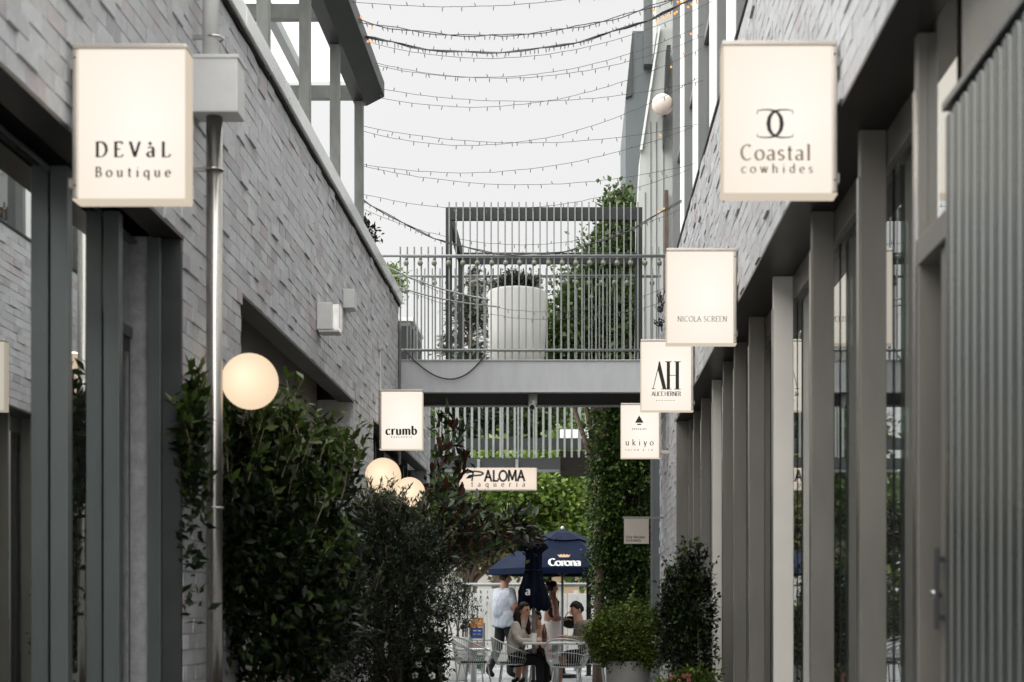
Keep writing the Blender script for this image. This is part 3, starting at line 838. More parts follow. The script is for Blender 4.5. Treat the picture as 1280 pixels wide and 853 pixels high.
# ribbed metal screen
sc = MB().box(1.262, 1.30, 2.3, 4.70, 0.02, 2.82).build('ribbed_screen', 'ribbed_metal', rb)
k = 0
yy = 4.66
while yy > 2.35:
    MB().box(1.238, 1.2615, yy - 0.030, yy + 0.030, 0.03, 2.80).build('rib', 'ribbed_metal', sc, bevel=0.010)
    yy -= 0.089
MB().box(1.232, 1.305, 2.3, 4.71, 2.821, 2.850).build('cap_rail', 'ribbed_metal', sc, bevel=0.004)
box_part('fascia_panel', 'frame_grey', rb, 1.27, 1.31, 1.6, 4.60, 2.852, RZ - 0.024, bevel=0.003)
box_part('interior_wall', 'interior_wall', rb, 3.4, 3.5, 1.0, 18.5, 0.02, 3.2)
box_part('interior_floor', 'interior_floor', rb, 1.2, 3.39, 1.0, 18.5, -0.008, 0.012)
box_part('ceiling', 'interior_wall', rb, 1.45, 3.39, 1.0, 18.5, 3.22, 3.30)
box_part('end_wall', 'mortar', rb, 1.43, 3.39, 18.3, 18.5, 0, 5.0)
box_part('end_wall', 'mortar', rb, 1.40, 3.39, 1.0, 1.2, 0, 5.0)
# upper storey
yf = [3.2, 5.0, 6.8, 8.6, 10.2, 11.8, 13.4, 15.45, 17.4, 19.5]
for i, yy in enumerate(yf):
    MB().box(1.36, 1.50, yy, yy + 0.07, 4.95, 11.5).build('upper_fin', 'fin_grey', rb, bevel=0.004)
    if i < len(yf) - 1:
        MB().box(1.375, 1.42, yy + 0.075, yy + 0.95, 4.95, 11.5).build('upper_panel', 'fin_white', rb)
        MB().box(1.40, 1.46, yy + 0.955, yy + 1.05, 4.95, 11.5).build('upper_mullion', 'fin_grey', rb)
        MB().box(1.45, 1.46, yy + 1.051, yf[i + 1], 4.95, 11.5).build('upper_pane', 'glass_upper', rb)
        for zz in (7.4, 9.8):
            MB().box(1.42, 1.47, yy + 1.052, yf[i + 1] - 0.002, zz, zz + 0.09).build('spandrel_rail', 'fin_grey', rb)
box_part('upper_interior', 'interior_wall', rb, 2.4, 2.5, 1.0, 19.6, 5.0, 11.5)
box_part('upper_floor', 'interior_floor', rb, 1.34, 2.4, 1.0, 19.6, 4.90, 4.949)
box_part('upper_roof', 'roof_grey', rb, 1.36, 6.0, 1.0, 19.6, 11.5, 11.7)

# ---------------------------------------------------------------- angular building beyond the bridge on the right
ab = thing('angular_building', 'angular slate and pale rendered building rising behind the slatted bridge', 'building', (1.6, 21, 0))
def PZX(pts, Y):
    return [((px - VX) / F * Y, CAMZ + (VY - py) / F * Y) for px, py in pts]
MB().prism(PZX([(795, 452), (797, 259), (801, 189), (824.5, 36), (845, 36), (845, 452)], 19.9), 19.9, 20.6).build('rendered_slab', 'render_light', ab)
s1 = MB().prism(PZX([(799.5, 189), (823, 36), (825.5, 35), (802.5, 189)], 19.86), 19.80, 19.895).build('edge_capping', 'fin_white', ab)
for px in (806, 813, 820, 829):
    x = (px - VX) / F * 19.88
    MB().box(x, x + 0.012, 19.885, 19.899, 4.7, 4.7 + (2.4 if px < 812 else 3.4)).build('panel_joint', 'fin_grey', ab)
MB().prism(PZX([(833, 60), (838, 60), (829, 183), (829, 155)], 19.7), 19.6, 19.89).build('blade_fin', 'dark_steel', ab)
x = (831 - VX) / F * 19.8
MB().box(x, x + 0.05, 19.78, 19.84, 4.6, 7.1).build('downpipe', 'bark', ab)
MB().prism(PZX([(782, 452), (782, 122), (790.5, 39), (840, 39), (840, 452)], 22.0), 22.0, 24.5).build('slate_wall', 'clad_slate', ab)
MB().prism(PZX([(782, 122), (790.5, 39), (790.5, 119)], 21.95), 21.95, 21.995).build('dark_sliver', 'frame_dark', ab)  # thin dark triangle for the block's darker side face
MB().prism(PZX([(805, 80), (805, -60), (840, -60), (840, 80)], 21.8), 21.8, 21.99).build('oriel', 'clad_slate_dark', ab)
MB().prism(PZX([(822, 30), (822, -70), (852, -70), (852, 30)], 20.3), 20.62, 21.6).build('rendered_slab', 'render_light', ab)
MB().box(1.13, 3.2, 19.95, 20.55, 0, 4.68).build('base_wall', 'clad_slate', ab)
for k in range(6):
    MB().box(1.10 + k*0.0, 1.129, 19.97 + k*0.09, 20.01 + k*0.09, 0.2, 4.6).build('louvre', 'fin_grey', ab)
MB().box(0.9, 5, 22.1, 24.4, 0, 4.7).build('base_wall', 'clad_slate', ab)

# ---------------------------------------------------------------- roof pergola on the left
rp = thing('roof_pergola', 'galvanised steel roof pergola with translucent corrugated sheets above the left parapet', 'pergola', (-2.6, 12, 4.1))
for yy in (8.9, 10.4, 12.0, 13.5, 15.0):
    MB().box(-2.36, -2.27, yy - 0.045, yy + 0.045, 4.092 if yy < 16 else 4.9, 6.60).build('post', 'galvanised', rp, bevel=0.004)
for yy in (8.9, 10.4, 12.0, 13.5, 15.0):
    MB().box(-5.15, -5.06, yy - 0.045, yy + 0.045, 4.092, 6.60).build('post', 'galvanised', rp, bevel=0.004)
MB().prism([(-2.38, 6.602), (-2.25, 6.602), (-2.06, 6.70), (-2.06, 6.86), (-2.09, 6.86), (-2.38, 6.86)], 7.5, 15.12).build('fascia_beam', 'dark_steel', rp, bevel=0.004)
for yy in (9.2, 11.0, 12.95, 14.95):
    MB().box(-5.2, -2.382, yy - 0.04, yy + 0.04, 6.61, 6.75).build('cross_beam', 'galvanised', rp, bevel=0.004)
MB().box(-2.93, -2.85, 7.5, 15.1, 6.752, 6.86).build('purlin', 'beam_grey', rp)
MB().box(-4.3, -4.22, 7.5, 15.1, 6.752, 6.86).build('purlin', 'beam_grey', rp)
m = MB()
n = 420
for i in range(n + 1):
    yy = 7.5 + 7.65 * i / n
    zz = 6.892 + 0.022 * math.sin(yy / 0.15 * 2 * math.pi)
    m.v += [(-5.4, yy, zz - 0.04), (-2.10, yy, zz), (-5.4, yy, zz - 0.036), (-2.10, yy, zz + 0.004)]
for i in range(n):
    a = i * 4
    m.f += [(a, a + 1, a + 5, a + 4), (a + 2, a + 6, a + 7, a + 3)]
m.build('roof_sheet', 'roof_sheet', rp, smooth=True)

# ---------------------------------------------------------------- footbridges
def footbridge(label, Y0, dpt, x0, x1, deck, beam_h, picks, railh, tall=None):
    t = thing('footbridge', label, 'footbridge', ((x0 + x1) / 2, Y0 + dpt / 2, deck - beam_h))
    # front and rear channel beams with flanges
    for yy, s in ((Y0, 1), (Y0 + dpt - 0.012, -1)):
        b = MB().box(x0, x1, yy, yy + 0.012, deck - beam_h + 0.013, deck - 0.013)
        b.box(x0, x1, yy - 0.02 if s > 0 else yy - 0.08, yy + 0.08 if s > 0 else yy + 0.032, deck - 0.012, deck)
        b.box(x0, x1, yy - 0.02 if s > 0 else yy - 0.08, yy + 0.08 if s > 0 else yy + 0.032, deck - beam_h, deck - beam_h + 0.012)
        b.build('edge_beam', 'beam_grey', t)
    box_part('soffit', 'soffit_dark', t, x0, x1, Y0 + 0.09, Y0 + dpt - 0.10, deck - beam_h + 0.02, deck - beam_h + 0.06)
    nb = int((x1 - x0) / 0.14)
    for k in range(nb):
        MB().box(x0 + k*0.14, x0 + k*0.14 + 0.132, Y0 + 0.085, Y0 + dpt - 0.095, deck - 0.03, deck - 0.002).build('deck_board', 'timber_grey', t)
    return t

BY, BD = 17.0, 1.22
bt = footbridge('grey steel footbridge with slatted balustrade and planter crossing between the brick buildings', BY, BD, -A + 0.004 - 0.30, B - 0.004, 4.20, 0.395, None, 1.2)
def balustrade(parent, yy, xs, z0, tops, rails, x0, x1, pw=0.016, rail_r=0.017):
    br = None
    for rz in rails:
        r = MB().tube([(x0, yy - 0.02, rz), (x1, yy - 0.02, rz)], rail_r, 8).build('rail', 'rail_grey', parent, smooth=True)
        br = br or r
    for x, zt in zip(xs, tops):
        MB().box(x - pw/2, x + pw/2, yy, yy + 0.03, z0, zt).build('picket', 'rail_grey', parent)
s0 = BY / F
xsf = [(500 - VX) * s0 + i * 8.75 * s0 for i in range(38)]
tall_from = (557 - VX) * s0
tall_to = (803 - VX) * s0
ztall = CAMZ + (VY - 252) * s0
zlow = CAMZ + (VY - 308) * s0
xs, tops = [], []
for i, x in enumerate(xsf):
    if x > B - 0.03:
        continue
    xs.append(x); tops.append(ztall if tall_from < x < tall_to else zlow)
rail_z = CAMZ + (VY - 320) * s0
balustrade(bt, BY + 0.02, xs, 4.202, tops, [CAMZ + (VY - 438) * s0, rail_z], -A - 0.28, B - 0.01)
s1_ = (BY + BD - 0.05) / F
xsr = [-2.05 + i * 0.0985 for i in range(32)]
balustrade(bt, BY + BD - 0.07, [x for x in xsr if x < B - 0.05], 4.202, [CAMZ + (VY - 336) * s1_] * 32, [4.32, CAMZ + (VY - 346) * s1_], -A - 0.28, B - 0.01, rail_r=0.014)

# steel screen frame standing on the bridge
sfm = thing('screen_frame', 'dark steel portal frame rising above the bridge balustrade', 'frame', (-0.3, BY + 0.6, 4.2))
fy, ry = BY + 0.11, BY + BD - 0.17
def hx(px, Y): return (px - VX) / F * Y
def hz(py, Y): return CAMZ + (VY - py) / F * Y
xl, xr = hx(557, fy), hx(803, fy)
rl, rr_ = hx(573, ry), hx(801, ry)
zt, zb_ = hz(259, fy), hz(275, fy)
rt, rbm = hz(317, ry), hz(331, ry)
MB().box(xl, xr, fy, fy + 0.06, zb_, zt).build('top_beam', 'dark_steel', sfm, bevel=0.003)
MB().box(rl, rr_, ry - 0.05, ry, rbm, rt).build('rear_beam', 'dark_steel', sfm, bevel=0.003)
MB().box(xl, xl + 0.075, fy, fy + 0.06, 4.202, zb_ - 0.001).build('post', 'dark_steel', sfm, bevel=0.003)
MB().box(xr - 0.075, xr, fy, fy + 0.06, 4.202, zb_ - 0.001).build('post', 'dark_steel', sfm, bevel=0.003)
MB().box(rl, rl + 0.075, ry - 0.05, ry, 4.202, rbm - 0.001).build('post', 'dark_steel', sfm, bevel=0.003)
MB().box(rr_ - 0.075, rr_, ry - 0.05, ry, 4.202, rbm - 0.001).build('post', 'dark_steel', sfm, bevel=0.003)
MB().bar((xl + 0.038, fy + 0.062, (zt + zb_) / 2), (rl + 0.038, ry - 0.052, (rt + rbm) / 2), 0.06, 0.15).build('side_beam', 'dark_steel', sfm)
MB().bar((xr - 0.038, fy + 0.062, (zt + zb_) / 2), (rr_ - 0.038, ry - 0.052, (rt + rbm) / 2), 0.06, 0.15).build('side_beam', 'dark_steel', sfm)

# planter on the bridge
pc = (hx(646.5, BY + 0.57), BY + 0.57, 4.2)
pt = thing('planter', 'large round off-white planter with low dark shrub on the footbridge', 'planter', pc)
MB().lathe(pc, [(0.30, 0.002), (0.335, 0.02), (0.36, 0.45), (0.365, 0.93), (0.358, 0.95), (0.335, 0.95), (0.33, 0.88)], 32).build('pot', 'pot_white', pt, smooth=True)
MB().lathe(pc, [(0.32, 0.84), (0.325, 0.87)], 20).build('soil', 'soil', pt)

# far footbridge
Y2 = 29.0
s2 = Y2 / F
fb = thing('footbridge', 'distant grey footbridge with white pickets carrying the taqueria sign', 'footbridge', (-1.0, Y2, 4.0))
MB().box(hx(470, Y2), hx(700, Y2), Y2, Y2 + 0.15, hz(586, Y2), hz(573, Y2)).build('edge_beam', 'dark_steel', fb)
MB().box(hx(700, Y2) + 0.002, hx(800, Y2), Y2 + 0.3, Y2 + 1.5, hz(587, Y2), hz(562, Y2)).build('edge_beam', 'soffit_dark', fb)
MB().box(hx(470, Y2 + 1.6), hx(780, Y2 + 1.6), Y2 + 1.6, Y2 + 1.7, hz(562, Y2 + 1.6), hz(548, Y2 + 1.6)).build('rear_beam', 'dark_steel', fb)
MB().box(hx(470, Y2), hx(700, Y2), Y2 + 0.151, Y2 + 1.599, hz(581, Y2), hz(577, Y2)).build('deck', 'beam_grey', fb)
MB().box(hx(700, Y2 + 2.2), hx(752, Y2 + 2.2), Y2 + 2.2, Y2 + 2.4, hz(547.5, Y2 + 2.2), hz(537, Y2 + 2.2)).build('upstand', 'pot_white', fb)
for k in range(27):
    px = 510 + k * 8.9
    x = hx(px, Y2)
    MB().box(x - 0.022, x + 0.022, Y2 - 0.035, Y2 - 0.002, hz(572 if px < 745 else 570, Y2), hz(470, Y2)).build('picket', 'rail_grey', fb)
for k in range(12):
    px = 512 + k * 19.4
    x = hx(px, Y2 + 1.6)
    MB().box(x - 0.017, x + 0.017, Y2 + 1.56, Y2 + 1.595, hz(592, Y2 + 1.6), hz(480, Y2 + 1.6)).build('picket', 'rail_grey', fb)
for xx in (hx(470, Y2), hx(790, Y2)):
    MB().box(xx - 0.1, xx + 0.1, Y2 + 0.3, Y2 + 0.5, 0, hz(587, Y2) - 0.001).build('support_post', 'dark_steel', fb)
MB().tube([(hx(470, Y2), Y2 - 0.05, hz(505, Y2)), (hx(745, Y2), Y2 - 0.05, hz(505, Y2))], 0.02, 6).build('rail', 'rail_grey', fb)

# ---------------------------------------------------------------- signs
def lightbox(name, label, px0, px1, py0, py1, Y, side, depth=0.10):
    """illuminated box sign projecting from the wall on 'side' (-1 left, +1 right): metal bezel on top and wall side, lit acrylic below and towards the lane"""
    x0, x1 = hx(px0, Y), hx(px1, Y)
    z0, z1 = hz(py1, Y), hz(py0, Y)
    t = thing(name, label, 'sign', ((x0 + x1) / 2, Y, z0))
    bz = 0.024
    MB().box(x0, x1, Y, Y + depth, z0, z0 + 0.006).build('casing_bottom', 'sign_edge_glow', t, bevel=0.002)
    MB().box(x0, x1, Y, Y + depth, z1 - bz, z1).build('casing_top', 'sign_bezel', t, bevel=0.006)
    a, b = (x0, x0 + bz) if side < 0 else (x1 - bz, x1)
    MB().box(a, b, Y, Y + depth, z0 + 0.0065, z1 - bz - 0.0005).build('casing_side', 'sign_bezel', t, bevel=0.006)
    c, d = (x1 - 0.006, x1) if side < 0 else (x0, x0 + 0.006)
    MB().box(c, d, Y, Y + depth, z0 + 0.0065, z1 - bz - 0.0005).build('lit_edge', 'sign_edge_glow', t, bevel=0.002)
    fx0, fx1 = (b + 0.0005, c - 0.0005) if side < 0 else (d + 0.0005, a - 0.0005)
    MB().box(fx0, fx1, Y + 0.004, Y + depth - 0.004, z0 + 0.0065, z1 - bz - 0.001).build('diffuser', 'sign_face', t)
    for zz in (z0 + 0.06, z1 - 0.06):
        MB().tube([((a + b) / 2, Y - 0.002, zz), ((a + b) / 2, Y + 0.001, zz)], 0.005, 8).build('screw', 'dark_steel', t)
    wx = -A if side < 0 else B
    ex = x0 if side < 0 else x1
    for zz in (z0 + 0.12 * (z1 - z0), z1 - 0.12 * (z1 - z0)):
        if abs(ex - wx) > 0.004:
            MB().box(min(ex, wx), max(ex, wx), Y + 0.03, Y + 0.08, zz - 0.02, zz + 0.02).build('bracket', 'sign_bezel', t)
    return t, Y + 0.0025

def word(t, s, px0, px1, py_base, cap_px, Y, mat, style='serif', thick=0.15, thin=0.05, yoff=0.0025, wobble=0, name='lettering'):
    mb = MB()
    letters(mb, s, hx(px0, Y), hx(px1, Y), hz(py_base, Y), cap_px / F * Y, Y + yoff, style, thick, thin, wobble)
    return mb.build(name, mat, t)

Yd = 5.83
t, _ = lightbox('lightbox_sign', 'illuminated cream lightbox sign reading DEVàL Boutique beside the downpipe', 90, 233, 54, 250, Yd, -1)
word(t, 'DEVàL', 119, 213, 196, 18.5, Yd, 'ink_dark', thick=0.21, thin=0.07)
word(t, 'Boutique', 119, 213, 221, 12.0, Yd, 'ink_brown', thick=0.20, thin=0.08)
Yc = 5.9
t, _ = lightbox('lightbox_sign', 'illuminated cream lightbox sign reading Coastal cowhides under two interlocking letters C', 903, 1047, 50, 243, Yc, 1)
mb = MB()
for sg in (1, -1):
    xc = 969.0
    pts = [(-22.5, -11.5), (-22.0, -16.2), (-16, -17.2), (-8, -17.4), (-1, -16.0), (4, -12.6), (7.2, -7.5), (8.3, 0), (7.2, 7.5), (4, 12.6), (-1, 16.0), (-8, 17.4), (-16, 17.2), (-22.0, 16.2), (-22.5, 12.5)]
    wd = [0.9, 1.3, 1.6, 1.9, 2.7, 3.9, 4.9, 5.4, 4.9, 3.9, 2.7, 1.9, 1.6, 1.3, 0.9]
    P = [Vector((hx(xc + sg * a, Yc), hz(154.5 + b, Yc))) for a, b in pts]
    LR = []
    for i in range(len(P)):
        d = (P[min(i + 1, len(P) - 1)] - P[max(i - 1, 0)]).normalized()
        nn = Vector((-d.y, d.x)) * (wd[i] / 2 / F * Yc)
        LR.append((P[i] + nn, P[i] - nn))
    for i in range(len(P) - 1):
        q = (LR[i][0], LR[i+1][0], LR[i+1][1], LR[i][1])
        mb.add([(a.x, Yc + 0.0025 - (0.0004 if sg > 0 else 0), a.y) for a in q], [(0, 1, 2, 3)])
mb.build('emblem', 'ink_dark', t)
word(t, 'Coastal', 926, 1014, 200, 19, Yc, 'ink_tan', thick=0.18, thin=0.07)
word(t, 'cowhides', 927, 1016, 216, 11, Yc, 'ink_tan', thick=0.20, thin=0.08)
Yn = 9.62
t, _ = lightbox('lightbox_sign', 'illuminated cream lightbox sign with faint lettering NICOLA SCREEN', 833, 921, 310, 430, Yn, 1)
word(t, 'NICOLA SCREEN', 847, 909, 402, 6.5, Yn, 'ink_faint', thick=0.16, thin=0.09)
Yh = 13.1
t, _ = lightbox('lightbox_sign', 'illuminated cream lightbox sign with tall black monogram AH', 801, 867, 424, 514, Yh, 1)
mb = MB()
def quadpx(mb, pts, Y, yo=0.0025):
    mb.add([(hx(a, Y), Y + yo, hz(b, Y)) for a, b in pts], [tuple(range(len(pts)))])
for pts in ([(823.5, 452), (825, 452), (833, 486.5), (828.5, 486.5), (822, 461)], [(822.3, 459.5), (823, 461), (816.8, 486), (816, 486)],
            [(833.5, 452.3), (837.5, 452.3), (837.5, 486.6), (833.5, 486.6)], [(844.5, 452.3), (848.8, 452.3), (848.8, 486.6), (844.5, 486.6)],
            [(837.5, 469.0), (844.5, 469.0), (844.5, 469.8), (837.5, 469.8)],
            [(831.5, 451.8), (839.5, 451.8), (839.5, 452.8), (831.5, 452.8)], [(842.6, 451.8), (850.8, 451.8), (850.8, 452.8), (842.6, 452.8)],
            [(831.5, 486.2), (839.5, 486.2), (839.5, 487.1), (831.5, 487.1)], [(842.6, 486.2), (850.8, 486.2), (850.8, 487.1), (842.6, 487.1)],
            [(814.5, 485.6), (819, 485.6), (819, 486.5), (814.5, 486.5)], [(826.5, 486.0), (834, 486.0), (834, 486.9), (826.5, 486.9)]):
    quadpx(mb, pts, Yh, 0.0025 - random.random() * 0.0008)
mb.build('monogram', 'ink_black', t)
word(t, 'ALICE HERNER', 814.5, 851.5, 495, 5.2, Yh, 'ink_tan', thick=0.2, thin=0.09)
mb = MB()
for k in range(7):
    quadpx(mb, [(820 + k*3.6, 500.3), (821.6 + k*3.6, 500.3), (821.6 + k*3.6, 501.3), (820 + k*3.6, 501.3)], Yh)
mb.build('lettering', 'ink_faint', t)
Yu = 16.75
t, _ = lightbox('lightbox_sign', 'illuminated cream lightbox sign reading ukiyo under a black arrow', 776, 826, 504, 573, Yu, 1)
mb = MB()
quadpx(mb, [(799.0, 519.5), (804.5, 528.6), (793.8, 528.6)], Yu)
quadpx(mb, [(796.6, 529.8), (801.6, 529.8), (801.6, 531.4), (796.6, 531.4)], Yu)
mb.build('arrow', 'ink_black', t)
word(t, 'UPSTAIRS', 790, 808, 537.6, 2.2, Yu, 'ink_brown', thick=0.22, thin=0.12)
word(t, 'ukiyo', 782, 817, 556.8, 7.2, Yu, 'ink_black', thick=0.15, thin=0.06)
word(t, 'SALON & CO', 782, 816, 563.5, 1.9, Yu, 'ink_tan', thick=0.25, thin=0.15)
Yk = 15.1
t, _ = lightbox('lightbox_sign', 'illuminated cream lightbox sign reading crumb above the globe lamps', 474, 528, 487, 562, Yk, -1)
word(t, 'crumb', 482.5, 521, 543.5, 10.5, Yk, 'ink_dark', thick=0.26, thin=0.075)
word(t, 'BAKEHOUSE', 489, 515, 547.5, 2.0, Yk, 'ink_brown', thick=0.2, thin=0.12)

# taqueria sign under the far bridge
Yp = 28.9
t = thing('hanging_sign', 'long illuminated cream sign reading PALOMA taqueria hung from the far bridge', 'sign', (hx(625, Yp), Yp, hz(613, Yp)))
MB().box(hx(574, Yp), hx(671, Yp), Yp, Yp + 0.14, hz(613, Yp), hz(585, Yp)).build('casing', 'sign_bezel', t, bevel=0.005)
MB().box(hx(575, Yp), hx(670, Yp), Yp - 0.008, Yp - 0.001, hz(612, Yp), hz(586, Yp)).build('diffuser', 'sign_face_warm', t)
mb = MB()
letters(mb, 'ALOMA', hx(605.5, Yp), hx(656.5, Yp), hz(601.3, Yp), 12.6 / F * Yp, Yp - 0.0105, 'brush', 0.21, 0.21, 0.02)
mb.build('lettering', 'ink_black', t)
mb = MB()
for st in ([(591.5, 590), (590, 601.5)], [(583, 591.5), (593, 589.3), (601, 590.3), (604.5, 592.2), (601, 594.2), (592, 595)]):
    P = [Vector((hx(a, Yp), hz(b, Yp))) for a, b in st]
    for i in range(len(P) - 1):
        d = (P[i+1] - P[i]).normalized(); nn = Vector((-d.y, d.x)) * (1.15 / F * Yp)
        mb.add([(q.x, Yp - 0.0107 - i * 0.0002, q.y) for q in (P[i] - d*0.006 + nn, P[i+1] + d*0.006 + nn, P[i+1] + d*0.006 - nn, P[i] - d*0.006 - nn)], [(0, 1, 2, 3)])
mb.build('lettering', 'ink_black', t)
word(t, 'taqueria', 589, 656.5, 608.6, 6.3, Yp, 'ink_black', thick=0.17, thin=0.08, yoff=-0.0105)
for px in (598, 646):
    MB().box(hx(px, Yp) - 0.03, hx(px, Yp) + 0.03, Yp + 0.03, Yp + 0.09, hz(585, Yp) + 0.001, hz(574, Yp)).build('hanger', 'rail_grey', t)

# architects' board on a wall bracket
Ya = 17.9
t = thing('hanging_sign', 'small square taupe architects board hanging from a bar on the brick pier', 'sign', (hx(795, Ya), Ya, hz(680, Ya)))
MB().box(hx(778.5, Ya), B + 0.002, Ya - 0.012, Ya + 0.012, hz(648.5, Ya), hz(646, Ya)).build('bar', 'rail_grey', t)
MB().box(hx(780, Ya), hx(811, Ya), Ya - 0.008, Ya + 0.008, hz(680, Ya), hz(648.7, Ya)).build('board', 'board_taupe', t, bevel=0.002)
word(t, 'Kate Maclean', 782.6, 806.5, 673, 3.2, Ya, 'ink_brown', 'sans', 0.17, 0.17, yoff=-0.0085)
word(t, 'Architects', 782.6, 801.0, 677.2, 3.2, Ya, 'ink_brown', 'sans', 0.17, 0.17, yoff=-0.0085)

# ---------------------------------------------------------------- globe lamps
def globe(label, px, py, Y, dia, wallx, mat='globe_glow', face=False):
    c = W(px, py, Y)
    t = thing('globe_lamp', label, 'lamp', (wallx, Y, c.z - dia / 2), 'globe wall lamps')
    MB().ball(c, dia / 2, 32, 20).build('globe', mat, t, smooth=True)
    s = 1 if wallx < c.x else -1
    MB().tube([(wallx + 0.002*s, Y, c.z), (wallx + 0.03*s, Y, c.z)], 0.055, 16).build('wall_plate', 'dark_steel', t)
    MB().tube([(wallx + 0.03*s, Y, c.z), (c.x - s * dia * 0.49, Y, c.z)], 0.014, 8).build('arm', 'dark_steel', t)
    ld = bpy.data.lights.new('globe_light', 'POINT')          # the lamp's own light, spilling on wall and leaves
    ld.energy = 1.7; ld.color = (1.0, 0.74, 0.48); ld.shadow_soft_size = dia / 2 + 0.006
    lo = bpy.data.objects.new('globe_light', ld)
    COL.objects.link(lo); lo.parent = t
    lo.location = c - Vector((wallx, Y, c.z - dia / 2))
    return t
globe('big glowing globe wall lamp above the dark glossy shrub next to the downpipe', 312.5, 477, 8.0, 0.32, -A)
globe('glowing globe wall lamp half covered by shrub sprigs below the crumb sign', 479, 595, 12.7, 0.325, -A - 0.35)
globe('glowing globe wall lamp behind shrub tips nearest the magnolia', 512, 616, 14.7, 0.325, -A)
c = W(828, 131, 19.6)
t = thing('globe_lamp', 'unlit pale globe lamp high on the angular rendered building', 'lamp', (c.x, 19.9, c.z - 0.15), 'globe wall lamps')
MB().ball(c, 0.148, 28, 16).build('globe', 'globe_unlit', t, smooth=True)
MB().tube([(c.x, 19.74, c.z), (c.x, 19.898, c.z)], 0.03, 10).build('arm', 'dark_steel', t)

# ---------------------------------------------------------------- rainwater head and downpipe
t = thing('downpipe', 'stainless downpipe with square grey rainwater head on the brick pier', 'downpipe', (-2.0, 7.78, 0))
y0, y1 = 7.70, 7.87
x0, x1 = -A - 0.002 + 0.004, hx(297, 7.70)
hd = MB().box(x0, x1, y0, y1, hz(140, 7.7), hz(70, 7.7)).build('rainwater_head', 'painted_pipe', t, bevel=0.008)
MB().box(x0 + 0.006, x1 + 0.008, y0 - 0.006, y1 + 0.006, hz(73, 7.7), hz(68, 7.7)).build('rim', 'painted_pipe', hd, bevel=0.004)
px_ = hx(268, 7.785)
zt_ = hz(140, 7.7)
MB().tube([(px_, 7.785, 0.0), (px_, 7.785, zt_ + 0.01)], 0.045, 24).build('pipe', 'stainless', t, smooth=True)
MB().tube([(px_ - 0.02, 7.785, hz(69, 7.7)), (px_ - 0.02, 7.785, 4.72), (px_ - 0.06, 7.785, 4.86), (-A - 0.1, 7.785, 4.9 + 0.03)], 0.045, 20).build('upper_pipe', 'painted_pipe', t, smooth=True)
for zz in (hz(213, 7.78), hz(635, 7.78), hz(48, 7.78)):
    MB().box(-A, px_ + 0.002, 7.76, 7.775, zz - 0.012, zz + 0.012).build('clip', 'stainless', t)
    MB().tube([(px_ + 0.047*math.cos(a), 7.785 + 0.047*math.sin(a), zz) for a in [i*math.pi/8 for i in range(16)]], 0.006, 6, closed=True).build('clip_ring', 'stainless', t)

# ---------------------------------------------------------------- bulkhead lights
def bulkhead(label, px0, px1, py0, py1, lens, Y):
    x1 = hx(px1, Y)
    t = thing('bulkhead_light', label, 'light', (-A, Y, hz(py1, Y)))
    z0, z1 = hz(py1, Y), hz(py0, Y)
    d = x1 + A
    MB().box(-A + 0.003, -A + d * (0.72 if lens else 1), Y, Y + 0.19, z0, z1).build('body', 'painted_pipe', t, bevel=0.008)
    if lens:
        MB().box(-A + d * 0.72 + 0.001, x1, Y + 0.012, Y + 0.178, z0 + 0.012, z1 - 0.01).build('lens', 'bulkhead_glow', t, bevel=0.012)
        r = MB()
        for k in range(4):
            r.box(x1 - 0.001, x1 + 0.004, Y + 0.012 + k*0.045, Y + 0.02 + k*0.045, z0 + 0.014, z1 - 0.012)
        r.box(-A + 0.02, x1 - 0.004, Y + 0.01, Y + 0.18, z0 - 0.016, z0 - 0.001)
        r.build('guard', 'painted_pipe', t)
    return t
bulkhead('square grey bulkhead wall light with bright ribbed lens', 396.5, 423.5, 378, 412, True, 11.45)
bulkhead('small blank grey junction box mounted on the brick wall near the bulkhead light', 430, 442.5, 361, 385, False, 12.75)
# conduits
t = MB().tube([(-A + 0.012, 15.12, 3.35), (-A + 0.012, 15.12, 3.98)], 0.012, 6).tube([(-A + 0.005, 15.12, 3.98), (-A + 0.03, 15.12, 4.0)], 0.035, 10).build('conduit', 'painted_pipe')
tag(t, 'thin grey conduit rising from the crumb sign up the brick wall', 'conduit')
t = MB().tube([(-A + 0.02, 16.74, 2.9), (-A + 0.02, 16.74, 4.5), (-A + 0.0, 16.76, 4.62)], 0.018, 8).build('conduit', 'wire_grey')
tag(t, 'dark conduit at the end of the brick wall beside the footbridge beam', 'conduit')

# loose cable looping over the bridge beam
P = []
for i in range(25):
    u = i / 24
    px = 505 + (606 - 505) * u
    py = 437 + (444 - 437) * u + 4 * 34 * u * (1 - u) * (0.9 + 0.35 * (u - .3))
    P.append(W(px, py, 16.955))
t = MB().tube(P, 0.010, 6).build('hanging_cable', 'wire_black')
tag(t, 'black cable sagging in a loop across the bridge beam', 'cable')

# ---------------------------------------------------------------- security camera
c = W(666, 490, 17.3)
t = thing('security_camera', 'white dome-ended security camera fixed under the footbridge', 'camera', (c.x, 17.3, 3.6))
zs = 3.82
MB().lathe((c.x, 17.3, zs - 0.125), [(0.05, 0), (0.055, 0.02), (0.055, 0.13)], 18).build('mount', 'plastic_white', t, smooth=True)
MB().tube([(c.x, 17.36, zs - 0.12), (c.x - 0.005, 17.20, zs - 0.165)], 0.043, 16).build('housing', 'plastic_white', t, smooth=True)
MB().tube([(c.x - 0.005, 17.198, zs - 0.166), (c.x - 0.006, 17.188, zs - 0.169)], 0.03, 16).build('lens', 'ink_black', t)

